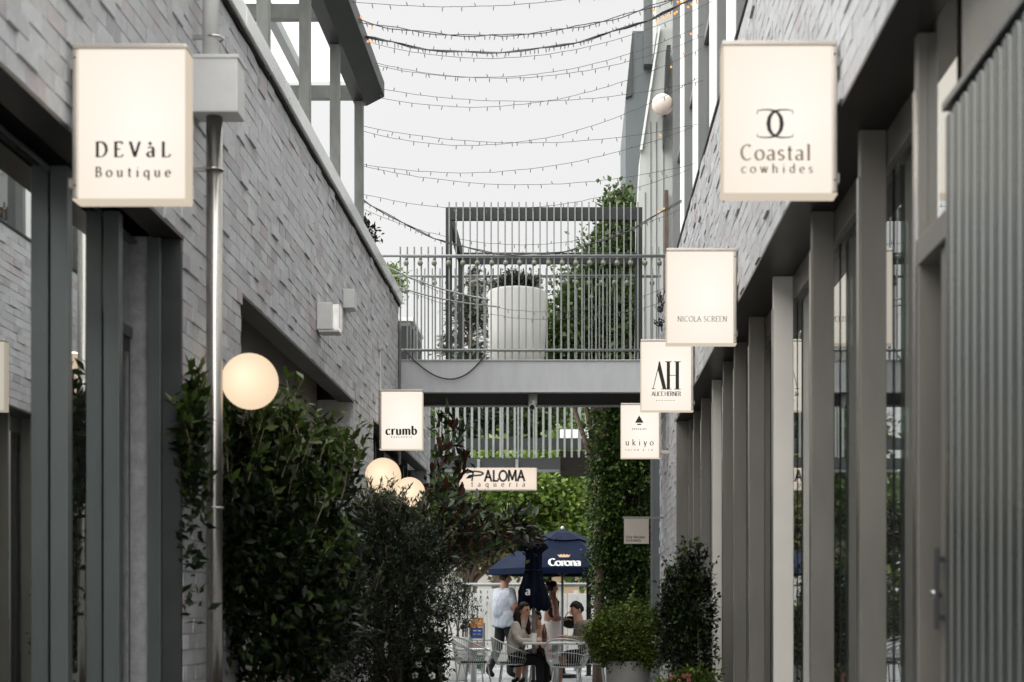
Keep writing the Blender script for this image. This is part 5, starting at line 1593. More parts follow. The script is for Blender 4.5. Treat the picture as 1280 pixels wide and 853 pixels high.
# hedge mass far behind everything (no gaps to the horizon)
far = [(hx(p, 60), 60 + random.uniform(-3, 3), random.uniform(2.0, 4.5), 3.2, 2.5, random.uniform(3.0, 4.2)) for p in range(380, 1000, 46)]
rs = np.random.default_rng(77)
t = thing('distant_wood', 'far belt of trees reading as one green mass', 'trees', (0, 60, 0))
P, D, ct = ell_points(rs, far, 14000, 0.35, .4, 16)
k = P[:, 2] > 0
o = leaf_mesh('foliage', t, 'leaf_mid', P[k], D[k], (0.35 + .6 * (ct - .5) + rs.normal(size=len(P)) * .15)[k], 0.55, 0.34, rs)
o['kind'] = 'stuff'

# small plants on the parapets and terrace
plant('shrub', 'small leafy sprig showing above the left parapet by the last pergola post', 'shrub', (-2.62, 15.9, 4.09),
      [blob(458, 292, 15.6, 10, 16, .15), blob(450, 300, 15.6, 8, 14, .1)], 420, 'leaf_olive', 0.06, 0.028, 60, clump=.04, shell=.2, stems=6, stem_r=.006)
plant('shrub', 'pale green bush on the roof terrace where the parapet meets the balustrade', 'shrub', (-2.5, 18.9, 4.09),
      [blob(497, 348, 18.9, 12, 18, .2), blob(488, 345, 18.9, 9, 16, .2), blob(492, 372, 18.9, 8, 16, .2)], 800, 'leaf_bright', 0.06, 0.03, 61, clump=.05, shell=.2, stems=6, stem_r=.007)
plant('shrub', 'low dark shrub with pale tips filling the round planter', 'shrub', (pc[0], pc[1], 5.06),
      [blob(630, 358, pc[1], 20, 9, .22), blob(660, 358, pc[1], 20, 9, .22), blob(645, 354, pc[1], 20, 9, .22)], 3600, 'leaf_planter', 0.05, 0.02, 62, clump=.04, shell=.2, stems=8, stem_r=.006, lit=.7)

# ---------------------------------------------------------------- cafe: fence and rail
Yf = 27.0
fn = thing('board_fence', 'white vertical board fence with a top rail behind the cafe tables', 'fence', (hx(650, Yf), Yf, 0))
x = hx(535, Yf)
k = 0
while x < hx(775, Yf):
    w_ = 0.165
    MB().box(x, x + w_, Yf + random.uniform(-.004, .004), Yf + 0.022, 0.06, hz(742, Yf) + random.uniform(-.006, .006)).build('board', 'fence_white', fn, bevel=0.004)
    x += w_ + 0.028
for zz in (0.35, 1.25):
    MB().box(hx(535, Yf), hx(775, Yf), Yf + 0.03, Yf + 0.075, zz, zz + 0.09).build('cross_rail', 'fence_white', fn)
for px in (537, 600, 665, 720, 772):
    MB().box(hx(px, Yf) - 0.045, hx(px, Yf) + 0.045, Yf + 0.08, Yf + 0.17, 0, hz(738, Yf)).build('post', 'fence_white', fn)
Yr = 26.6
hr = thing('guard_rail', 'pale grey tubular guard rail running along in front of the white fence', 'railing', (hx(640, Yr), Yr, 0))
MB().tube([(hx(545, Yr), Yr, hz(731, Yr)), (hx(770, Yr), Yr, hz(731, Yr))], 0.035, 10).build('top_rail', 'rail_grey', hr, smooth=True)
for px in (547, 572, 590, 643, 700, 768):
    MB().tube([(hx(px, Yr), Yr, 0), (hx(px, Yr), Yr, hz(731, Yr))], 0.022, 8).build('post', 'rail_grey', hr, smooth=True)
MB().tube([(hx(545, Yr), Yr, hz(800, Yr)), (hx(770, Yr), Yr, hz(800, Yr))], 0.02, 8).build('bottom_rail', 'rail_grey', hr, smooth=True)
nb = thing('notice_board', 'white notice board with two rows of dark capitals on the fence', 'sign', (hx(609, 26.5), 26.5, hz(752, 26.5)))
MB().box(hx(596, 26.5), hx(632, 26.5), 26.5, 26.52, hz(752, 26.5), hz(736, 26.5)).build('board', 'paint_white', nb)
for row, s in ((741.8, 'B I K E'), (748.8, 'P A R K')):
    word(nb, s, 600, 628, row, 3.2, 26.5, 'ink_dark', 'sans', 0.2, 0.2, yoff=-0.003)
MB().box(hx(600, 26.55), hx(628, 26.55), 26.521, 26.56, hz(750, 26.5), hz(738, 26.5)).build('fixing', 'rail_grey', nb)
# low tan house beyond the fence
hs = thing('house', 'low tan house with grey roof glimpsed between umbrella and fence', 'house', (hx(720, 46), 46, 0))
MB().box(hx(690, 46), hx(800, 46), 46, 52, 0, hz(712, 46)).build('wall', 'tan_render', hs)
MB().prism([(hx(684, 46), hz(712, 46) + .002), (hx(806, 46), hz(712, 46) + .002), (hx(806, 46), hz(706, 46)), (hx(745, 46), hz(690, 46)), (hx(684, 46), hz(706, 46))], 45.6, 52.4).build('roof', 'roof_grey', hs)
for px in (706, 735):
    w_ = MB().box(hx(px, 46), hx(px + 14, 46), 45.95, 45.998, hz(733, 46), hz(718, 46)).build('window', 'paint_white', hs)
    MB().box(hx(px + 1, 46), hx(px + 13, 46), 45.93, 45.949, hz(732, 46), hz(719, 46)).build('pane', 'frame_dark', w_)
h2 = thing('house', 'pale rendered house wall showing through the olive-toned tree', 'house', (hx(560, 50), 50, 0))
MB().box(hx(500, 50), hx(660, 50), 50, 56, 0, hz(690, 50)).build('wall', 'panel_beige', h2)
MB().prism([(hx(495, 50), hz(690, 50) + .002), (hx(665, 50), hz(690, 50) + .002), (hx(665, 50), hz(684, 50)), (hx(580, 50), hz(655, 50)), (hx(495, 50), hz(684, 50))], 49.6, 56.4).build('roof', 'roof_grey', h2)

# ---------------------------------------------------------------- parasols
def parasol_open():
    Y = 24.2
    cx = hx(703, Y)
    t = thing('parasol', 'open navy parasol printed with a white brand name and gold crown', 'umbrella', (cx, Y, 0))
    zt, ze = hz(662, Y), hz(712, Y)
    hw = 88 / F * Y
    hw2 = 62 / F * Y
    zv = hz(676, Y)
    # canopy of four slightly sagging panels, turned a little so two sides show
    rot = math.radians(4)
    NS = 6
    cs = []
    for k in range(NS):
        a = rot + math.pi + k * 2 * math.pi / NS
        cs.append((math.cos(a), math.sin(a)))
    R = 1.27
    def ring(r, z, sag):
        out = []
        for k in range(NS):
            a, b = Vector(cs[k]), Vector(cs[(k + 1) % NS])
            for i in range(8):
                u = i / 8
                p = a.lerp(b, u) * r
                out.append((cx + p.x, Y + p.y, z - sag * math.sin(math.pi * u)))
        return out
    m = MB()
    prof = [(0.42, zt - 0.16, .02), (0.75, zt - 0.36, .03), (1.05, zt - 0.52, .03), (R, ze, -0.0), (R + .005, ze - 0.10, 0.0)]
    base = 0
    rows = [ring(*p) for p in prof]
    for r_ in rows:
        m.v += r_
    for i in range(len(rows) - 1):
        for k in range(8 * NS):
            k2 = (k + 1) % (8 * NS)
            m.f.append((i*8*NS + k, i*8*NS + k2, (i+1)*8*NS + k2, (i+1)*8*NS + k))
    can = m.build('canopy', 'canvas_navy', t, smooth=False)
    sd = can.modifiers.new('thick', 'SOLIDIFY'); sd.thickness = 0.006
    m = MB()
    rows = [[(cx, Y, zt)] * (8 * NS), ring(0.25, zt - 0.07, .01), ring(0.52, zt - 0.19, .02)]
    for r_ in rows:
        m.v += r_
    for i in range(2):
        for k in range(8 * NS):
            k2 = (k + 1) % (8 * NS)
            m.f.append((i*8*NS + k, i*8*NS + k2, (i+1)*8*NS + k2, (i+1)*8*NS + k))
    v = m.build('vent_cap', 'canvas_navy', t)
    sd = v.modifiers.new('thick', 'SOLIDIFY'); sd.thickness = 0.006
    MB().tube([(cx, Y, 0.06), (cx, Y, zt + 0.01)], 0.022, 10).build('pole', 'rail_grey', t, smooth=True)
    MB().ball((cx, Y, zt + 0.025), 0.03, 10, 8).build('finial', 'plastic_white', t, smooth=True)
    MB().lathe((cx, Y, 0), [(0.26, 0.001), (0.26, 0.06), (0.06, 0.08), (0.04, 0.2)], 20).build('base', 'dark_steel', t)
    for k in range(NS):
        MB().tube([(cx, Y, zt - 0.12), (cx + cs[k][0]*R*.98, Y + cs[k][1]*R*.98, ze - 0.01)], 0.012, 6).build('rib', 'frame_dark', t)
        MB().tube([(cx, Y, ze - 0.12), (cx + cs[k][0]*R*.5, Y + cs[k][1]*R*.5, (zt - 0.12 + ze) / 2 - 0.02)], 0.009, 6).build('strut', 'frame_dark', t)
    # print on the panel that faces the lane: find the panel whose outward normal points most to -Y
    best = None
    for k in range(NS):
        a, b = Vector(cs[k]), Vector(cs[(k + 1) % NS])
        nrm = (a + b).normalized()
        if best is None or nrm.y < best[0]:
            best = (nrm.y, k, nrm)
    _, k, nrm = best
    a, b = Vector(cs[k]), Vector(cs[(k + 1) % NS])
    if (b - a).x < 0:
        a, b = b, a
    ux = (b - a).normalized()
    # local frame on the panel: origin at panel centre line
    r1, z1_ = 1.05, zt - 0.52
    r2, z2_ = R, ze
    mid1 = (a + b) / 2 * r1; mid2 = (a + b) / 2 * r2
    slope = Vector((mid1.x - mid2.x, mid1.y - mid2.y, z1_ - z2_ + 0.03)).normalized()
    def onp(u, v):
        """u along the edge, v up the slope from the hem; slightly proud"""
        o = Vector((cx + mid2.x, Y + mid2.y, z2_)) + Vector((ux.x, ux.y, 0)) * u + slope * v
        nn = Vector((ux.x, ux.y, 0)).cross(slope).normalized()
        return o + nn * 0.016
    mb = MB()
    tmp = MB(); letters(tmp, 'Corona', -0.29, 0.24, 0.03, 0.155, 0, 'serif', 0.27, 0.12)
    for (px, py, pz) in tmp.v:
        q = onp(px, pz); mb.v.append(tuple(q))
    mb.f = tmp.f[:]
    mb.build('lettering', 'ink_white', t)
    cm = MB()
    for poly in ([(x - .09, z) for x, z in ((-.02, .225), (.14, .225), (.17, .29), (.13, .275), (.11, .30), (.085, .275), (.06, .305), (.035, .275), (.01, .30), (-.01, .275), (-.05, .29))],):
        cm.add([onp(*p) for p in poly], [tuple(range(len(poly)))])
    cm.build('crown_print', 'ink_gold', t)
    return t
parasol_open()

def parasol_closed():
    Y = 19.25
    cx = hx(667, Y)
    t = thing('parasol', 'closed navy parasol standing behind the cafe table', 'umbrella', (cx, Y, 0))
    zt, zb = hz(657, Y), hz(760, Y)
    m = MB()
    prof = [(0.012, zt), (0.05, zt - .06), (0.13, zt - .24), (0.165, zt - .33), (0.13, zt - .345), (0.095, zt - .40), (0.10, zt - .62), (0.125, zt - .75), (0.17, zt - .90), (0.20, zb + .02), (0.17, zb - .02), (0.05, zb + 0.02)]
    n = 48
    rng = random.Random(4)
    ph = [rng.uniform(0, 6) for _ in prof]
    for i, (r, z) in enumerate(prof):
        for k in range(n):
            a = 2 * math.pi * k / n
            f = 1 + (0.20 * math.sin(8 * a + i * 0.25) + 0.08 * math.sin(3 * a + ph[i])) * min(1, r / .1)
            zz = z + (0.03 * math.sin(8 * a + 1) if i in (3, 4, 9, 10) else 0)
            m.v.append((cx + r * f * math.cos(a), Y + r * f * math.sin(a), zz))
    for i in range(len(prof) - 1):
        for k in range(n):
            k2 = (k + 1) % n
            m.f.append((i*n + k, i*n + k2, (i+1)*n + k2, (i+1)*n + k))
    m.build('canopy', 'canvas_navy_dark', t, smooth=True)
    MB().tube([(cx, Y, 0.05), (cx, Y, zt + .01)], 0.024, 12).build('pole', 'rail_grey', t, smooth=True)
    MB().ball((cx, Y, zt + 0.02), 0.028, 10, 8).build('finial', 'plastic_white', t, smooth=True)
    MB().lathe((cx, Y, 0), [(0.25, 0.001), (0.25, 0.06), (0.05, 0.08), (0.04, 0.2)], 20).build('base', 'dark_steel', t)
    MB().tube([(cx + .118*math.cos(a), Y + .118*math.sin(a), zt - .62) for a in [i*math.pi/10 for i in range(20)]], 0.012, 6, closed=True).build('tie_strap', 'canvas_navy', t)
    mb = MB()
    letters(mb, 'a', hx(658, Y) , hx(664.5, Y), hz(744, Y), 0.11, Y - 0.205, 'serif', .26, .12)
    mb.build('lettering', 'ink_white', t)
parasol_closed()
pl = MB().box(hx(733, 24.9), hx(739, 24.9), 24.9, 24.98, 0, 2.25).box(hx(731, 24.9), hx(741, 24.9), 24.86, 25.02, 0.0, 0.012).box(hx(732.5, 24.9), hx(739.5, 24.9), 24.895, 24.985, 2.251, 2.27).build('steel_post', 'dark_steel')
tag(pl, 'dark square steel post standing to the right under the open parasol', 'post')

# ---------------------------------------------------------------- tables and chairs
def table(label, cx, cy, sx, sy, h=0.74):
    t = thing('cafe_table', label, 'table', (cx, cy, 0))
    MB().box(cx - sx, cx + sx, cy - sy, cy + sy, h - 0.028, h).build('table_top', 'paint_white', t, bevel=0.008)
    MB().lathe((cx, cy, 0), [(0.045, 0.03), (0.045, h - 0.03)], 14).build('pedestal', 'paint_white', t, smooth=True)
    for a in range(4):
        an = a * math.pi / 2 + .4
        MB().bar((cx + .03*math.cos(an), cy + .03*math.sin(an), 0.03), (cx + .3*math.cos(an), cy + .3*math.sin(an), 0.016), 0.045, 0.03).build('foot', 'paint_white', t)
    return t
TY = 18.55
tx = hx(694, TY)
table('white cafe table with a brown bottle between the seated diners', tx, TY, 0.42, 0.36)
table('small white cafe table beside the olive planter', hx(592, 20.6), 20.6, 0.24, 0.24, 0.60)
# bottle
bc = (hx(680.5, TY - .1), TY - .1, 0.7405)
bo = thing('bottle', 'brown glass bottle standing on the cafe table', 'bottle', bc)
MB().lathe(bc, [(0.030, 0), (0.034, 0.01), (0.034, 0.13), (0.028, 0.16), (0.014, 0.19), (0.013, 0.235)], 16).build('glass_body', 'bottle_brown', bo, smooth=True)
MB().lathe((bc[0], bc[1], bc[2] + .2355), [(0.015, 0), (0.015, 0.012)], 10).build('cap', 'ink_gold', bo)
gl_ = (hx(668, TY + .02), TY + .02 - .12, 0.7405)
gp = MB().lathe(gl_, [(0.028, 0), (0.031, 0.004), (0.038, 0.12), (0.036, 0.12), (0.028, 0.008)], 16).build('drinking_glass', 'plastic_white')
tag(gp, 'pale tumbler on the cafe table in front of the woman in cream', 'cup')

def wire_chair(label, cx, cy, face, group='white wire cafe chairs'):
    """tub chair of white wire; 'face' is the heading of its open front (radians, 0 = +x)"""
    t = thing('wire_chair', label, 'chair', (cx, cy, 0), group)
    def P(phi, r, z):
        return (cx + r * math.cos(face + phi), cy + r * math.sin(face + phi), z)
    def rimz(phi):
        c = math.cos(phi)            # 1 front, -1 back
        return 0.66 - 0.14 * c if c < 0 else 0.66 - 0.10 * c
    n = 40
    arcv = [math.radians(35 + 290 * i / n) for i in range(n + 1)]
    rim = [P(a, 0.29, rimz(a)) for a in arcv]
    MB().tube(rim, 0.010, 6).build('rim', 'wire_white', t, smooth=True)
    MB().tube([P(2 * math.pi * i / 28, 0.215, 0.44) for i in range(28)], 0.009, 6, closed=True).build('seat_ring', 'wire_white', t, smooth=True)
    w = MB()
    for i in range(0, n + 1):
        a = arcv[i]
        w.tube([P(a, 0.215, 0.44), P(a, 0.262, 0.52), P(a, 0.29, rimz(a))], 0.0035, 4)
    w.tube([P(a, 0.272, 0.44 + (rimz(a) - .44) * .52) for a in arcv], 0.0045, 4)
    for i in range(-4, 5):
        d = i * 0.045; h_ = math.sqrt(max(0, 0.212**2 - d*d))
        c, s = math.cos(face), math.sin(face)
        w.tube([(cx + c*h_ - s*d, cy + s*h_ + c*d, 0.44), (cx - c*h_ - s*d, cy - s*h_ + c*d, 0.44)], 0.0035, 4)
    w.build('wire_shell', 'wire_white', t)
    for a in (0.7, 2.35, -2.35, -0.7):
        MB().tube([P(a, 0.20, 0.437), P(a, 0.285, 0.0)], 0.010, 8).build('leg', 'wire_white', t, smooth=True)
    MB().lathe((cx, cy, 0.446), [(0.17, 0), (0.19, 0.012), (0.18, 0.028), (0.05, 0.034)], 20).build('seat_pad', 'leather_black', t, smooth=True)
    return t
wire_chair('white wire tub chair holding the woman in the cream jacket', hx(641, 18.75), 18.75, 0.1)
wire_chair('empty white wire tub chair pulled up with its back to the lane', hx(709, 17.85), 17.85, math.radians(80))
wire_chair('white wire tub chair under the man in the taupe hoodie', hx(740, 19.0), 19.0, math.radians(185))
wire_chair('white wire tub chair turned sideways by the small low table', hx(592, 19.0), 19.0, math.radians(-15))
wire_chair('white wire chair seen edge-on between the olive planter and the small table', hx(562, 20.3), 20.3, math.radians(30))

# olive in white pot, left by fence
oc = (hx(566, 23.2), 23.2, 0)
t = thing('planter', 'white cylindrical planter in front of the fence left of the crates', 'planter', oc)
MB().lathe(oc, [(0.22, 0.001), (0.24, 0.02), (0.26, 0.72), (0.24, 0.72), (0.23, 0.66)], 26).build('pot', 'pot_white', t, smooth=True)
MB().lathe(oc, [(0.20, 0.6), (0.228, 0.66)], 16).build('soil', 'soil', t)
plant('olive_tree', 'small silvery olive tree in the white cylindrical planter', 'tree', (oc[0], oc[1], 0.661),
      [blob(568, 755, 23.2, 24, 24, .35), blob(560, 735, 23.2, 26, 26, .35), blob(585, 770, 23.1, 16, 18, .25), blob(550, 765, 23.2, 20, 24, .3)], 2600, 'leaf_olive', 0.075, 0.018, 70, clump=.06, shell=.3, stems=6, lit=.5, shoots=24, shoot_len=.25, shoot_per=9)

# crate rack
Yk2 = 25.6
x0, x1 = hx(587, Yk2), hx(604, Yk2)
t = thing('crate_rack', 'open steel rack of coloured crates against the fence', 'rack', ((x0 + x1) / 2, Yk2, 0))
for xx in (x0, x1):
    for yy in (Yk2, Yk2 + .34):
        MB().box(xx - .012, xx + .012, yy - .012, yy + .012, 0, hz(779, Yk2)).build('upright', 'rail_grey', t)
for zz in (0.10, 0.42, 0.66):
    MB().box(x0 + .013, x1 - .013, Yk2 - .010, Yk2 + .35, zz - .012, zz).build('shelf', 'rail_grey', t)
def crate(label, cx, cy, z, sx, sy, h, mat):
    t = thing('crate', label, 'crate', (cx, cy, z), 'plastic crates on the rack')
    MB().box(cx - sx, cx + sx, cy - sy, cy + sy, z + .001, z + .012).build('bottom', mat, t)
    for s in (-1, 1):
        for zz in (z + .013, z + h * .38, z + h * .72):
            MB().box(cx - sx, cx + sx, cy + s*sy - .006, cy + s*sy + .006, zz, zz + h * .26).build('side_slat', mat, t)
        MB().box(cx + s*sx - .006, cx + s*sx + .006, cy - sy + .007, cy + sy - .007, z + .013, z + h * .98).build('end_panel', mat, t)
        MB().box(cx + s*(sx - .01) - .012, cx + s*(sx - .01) + .012, cy - sy - .008, cy - sy - .0065, z + .013, z + h * .98).build('corner', mat, t)
xm = (x0 + x1) / 2
crate('bright orange plastic crate on top of the steel rack', xm, Yk2 + .17, 0.86, .105, .15, .17, 'crate_orange')
crate('royal blue plastic crate below the orange one', xm, Yk2 + .17, 0.662, .105, .15, .19, 'crate_blue')
crate('faded pink plastic crate on the middle shelf of the rack', xm, Yk2 + .17, 0.422, .105, .15, .16, 'crate_pink')
crate('green plastic crate on the lowest shelf of the rack', xm, Yk2 + .17, 0.102, .105, .15, .24, 'crate_green')

# bicycle parked nose-on
bxc, byc = hx(581, 24.6), 24.6
t = thing('bicycle', 'bicycle parked nose-on between white planter and crate rack', 'bicycle', (bxc, byc, 0))
for yy in (byc - .5, byc + .5):
    wv = MB().tube([(bxc, yy + .33*math.cos(a), .345 + .33*math.sin(a)) for a in [i*math.pi/16 for i in range(32)]], 0.015, 8, closed=True).build('tyre', 'rubber', t, smooth=True)
    sp = MB()
    for i in range(14):
        a = i * math.pi / 7
        sp.tube([(bxc, yy, .345), (bxc, yy + .315*math.cos(a), .345 + .315*math.sin(a))], 0.002, 4)
    sp.tube([(bxc - .03, yy, .345), (bxc + .03, yy, .345)], 0.02, 8)
    sp.build('spokes', 'rail_grey', wv)
fm = MB()
fm.tube([(bxc, byc - .5, .345), (bxc, byc - .40, .82), (bxc, byc - .38, .95)], .016, 8)
fm.tube([(bxc, byc - .40, .80), (bxc, byc + .15, .82)], .016, 8)
fm.tube([(bxc, byc - .41, .72), (bxc, byc + .05, .30)], .018, 8)
fm.tube([(bxc, byc + .05, .30), (bxc, byc + .2, .92)], .016, 8)
fm.tube([(bxc + .02, byc + .5, .345), (bxc, byc + .16, .80)], .010, 6)
fm.tube([(bxc + .02, byc + .5, .345), (bxc, byc + .05, .30)], .010, 6)
fm.build('frame', 'dark_steel', t, smooth=True)
MB().tube([(bxc - .28, byc - .36, .99), (bxc - .12, byc - .40, 1.0), (bxc, byc - .38, .95), (bxc + .12, byc - .40, 1.0), (bxc + .28, byc - .36, .99)], .013, 8).build('handlebar', 'rail_grey', t, smooth=True)
MB().ball((bxc, byc + .22, .95), .12, 12, 8, (.55, 1.1, .3)).build('saddle', 'leather_black', t, smooth=True)
MB().ball((bxc, byc - .47, .88), .05, 10, 8).build('headlamp', 'leather_black', t, smooth=True)

# ---------------------------------------------------------------- people
DG = None
def skin_body(joints, edges, root):
    names = list(joints)
    idx = {n: i for i, n in enumerate(names)}
    me = bpy.data.meshes.new('body')
    me.from_pydata([tuple(joints[n][0]) for n in names], [(idx[a], idx[b]) for a, b, _ in edges], [])
    o = bpy.data.objects.new('body', me)
    COL.objects.link(o)
    sk = o.modifiers.new('skin', 'SKIN')
    sk.use_smooth_shade = True
    if not me.skin_vertices:
        bpy.context.view_layer.objects.active = o
    for n in names:
        r = joints[n][1]
        sv = me.skin_vertices[0].data[idx[n]]
        sv.radius = (r, r) if not isinstance(r, tuple) else r
        sv.use_root = (n == root)
    ss = o.modifiers.new('sub', 'SUBSURF'); ss.levels = 2; ss.render_levels = 2
    dg = bpy.context.evaluated_depsgraph_get()
    ev = o.evaluated_get(dg)
    nm = bpy.data.meshes.new_from_object(ev)
    bpy.data.objects.remove(o)
    return nm

def add_head(nm, w, hc, gaze, mi, child):
    gz = Vector(gaze).normalized(); up = Vector((0, 0, 1)); sd = up.cross(gz).normalized(); up = gz.cross(sd).normalized()
    H = Vector(hc)
    n, m = 24, 16
    vs, fs = [], []
    for i in range(m + 1):
        th = math.pi * i / m
        u = math.cos(th); r = max(math.sin(th), 0.001)
        for j in range(n):
            ph = 2 * math.pi * j / n
            f = r * math.cos(ph); l = r * math.sin(ph)
            wl = 0.078 * (1.0 if u > -.1 else 1 - .34 * (-u - .1))      # narrower jaw
            ff = 0.098 * (1.0 if f < 0 else (0.92 if u > .3 else 0.97))
            if f < 0 and u < -.2: ff *= 1 - .55 * min(1, (-u - .2) / .8)
            if f > 0.5 and abs(u - .12) < .16: ff *= .95                 # eye line set back
            vs.append(w(H + gz * (f * ff - .004) + sd * (l * wl) + up * (u * .118)))
    for i in range(m):
        for j in range(n):
            j2 = (j + 1) % n
            fs.append((i*n + j, (i+1)*n + j, (i+1)*n + j2, i*n + j2))
    V = [v.co[:] for v in nm.vertices]; b = len(V)
    Fc = [tuple(p.vertices) for p in nm.polygons]; MI = [p.material_index for p in nm.polygons]
    me = bpy.data.meshes.new('body')
    me.from_pydata(V + [tuple(v) for v in vs], [], Fc + [tuple(i + b for i in f) for f in fs])
    for mt in nm.materials:
        me.materials.append(mt)
    me.polygons.foreach_set('material_index', MI + [mi] * len(fs))
    me.polygons.foreach_set('use_smooth', [True] * len(me.polygons))
    me.update()
    return me

def person(label, base, J, heading, mats, zones, hair, hairmat, skin, child=1.0, gaze=(1, 0, 0)):
    """J: joint -> (x forward, y left, z up) in the person's own frame, metres. heading: world angle of 'forward'."""
    t = thing('person', label, 'person', base)
    c, s = math.cos(heading), math.sin(heading)
    B0 = Vector(base)
    def w(p):
        return Vector((p[0]*c - p[1]*s, p[0]*s + p[1]*c, p[2])) * child
    joints = {k: (w(v[0]), (v[1] * child if not isinstance(v[1], tuple) else tuple(q * child for q in v[1]))) for k, v in J.items()}
    edges = zones[:]
    # hands: five finger chains each
    for sd in ('L', 'R'):
        if 'hand' + sd in J:
            hp = Vector(J['hand' + sd][0]); wp = Vector(J['wr' + sd][0])
            d = (hp - wp).normalized()
            side = d.cross(Vector((0, 0, 1)))
            if side.length < .2: side = d.cross(Vector((1, 0, 0)))
            side.normalize()
            nn = side.cross(d).normalized()
            if nn.z > 0: nn = -nn
            for f in range(4):
                o_ = hp + side * (0.024 * (f - 1.5)) + d * 0.02
                ln = (.06, .072, .076, .065)[f]
                k1 = o_ + d * ln * .55 + nn * .012
                k2 = o_ + d * ln * .9 + nn * .04
                for q, pt in (('a', o_), ('b', k1), ('c', k2)):
                    joints['f%s%d%s' % (sd, f, q)] = (w(pt), .0085 * child)
                edges += [('hand' + sd, 'f%s%da' % (sd, f), 'hand'), ('f%s%da' % (sd, f), 'f%s%db' % (sd, f), 'hand'), ('f%s%db' % (sd, f), 'f%s%dc' % (sd, f), 'hand')]
            o_ = hp.lerp(wp, .5) + side * .035 * (1 if sd == 'R' else -1)
            k1 = o_ + side * .02 * (1 if sd == 'R' else -1) + d * .045
            joints['t%sa' % sd] = (w(o_), .010 * child); joints['t%sb' % sd] = (w(k1), .009 * child)
            edges += [('wr' + sd, 't%sa' % sd, 'hand'), ('t%sa' % sd, 't%sb' % sd, 'hand')]
    for k_, v_ in list(joints.items()):          # subdivision thins the skin, so start fuller
        f_ = 1.0 if k_[0] in 'ft' and k_ not in ('toeL', 'toeR') else 1.22
        r_ = v_[1]
        joints[k_] = (v_[0], tuple(q * f_ for q in r_) if isinstance(r_, tuple) else r_ * f_)
    nm = skin_body(joints, edges, 'pelvis')
    nm.name = 'body'
    mlist = []
    zmap = {}
    for z, mt in mats.items():
        if mt not in mlist:
            mlist.append(mt)
        zmap[z] = mlist.index(mt)
    nm.materials.clear()
    for mt in mlist:
        nm.materials.append(MATS[mt])
    segs = []
    for a, b, z in edges:
        pa, pb = joints[a][0], joints[b][0]
        ra = joints[a][1] if not isinstance(joints[a][1], tuple) else max(joints[a][1])
        rb_ = joints[b][1] if not isinstance(joints[b][1], tuple) else max(joints[b][1])
        segs.append((pa, pb - pa, max(1e-9, (pb - pa).length_squared), zmap[z], ra, rb_))
    for poly in nm.polygons:
        p = poly.center
        best, bz = 9e9, 0
        for pa, dv, l2, z, ra, rb_ in segs:
            u = max(0.0, min(1.0, (p - pa).dot(dv) / l2))
            dd = (p - (pa + dv * u)).length / ((ra + (rb_ - ra) * u) ** .8)
            if dd < best:
                best, bz = dd, z
        ax = joints['neck'][0]
        if p.z > joints['neckb'][0].z + .045 * child and math.hypot(p.x - ax.x, p.y - ax.y) < .078 * child:
            bz = zmap['skin']
        poly.material_index = bz
        poly.use_smooth = True
    nm = add_head(nm, w, J['head'][0], gaze, zmap['skin'], child)
    o = bpy.data.objects.new('body', nm)
    COL.objects.link(o)
    o.parent = t
    ORI[o.name] = B0
    return t, w, B0

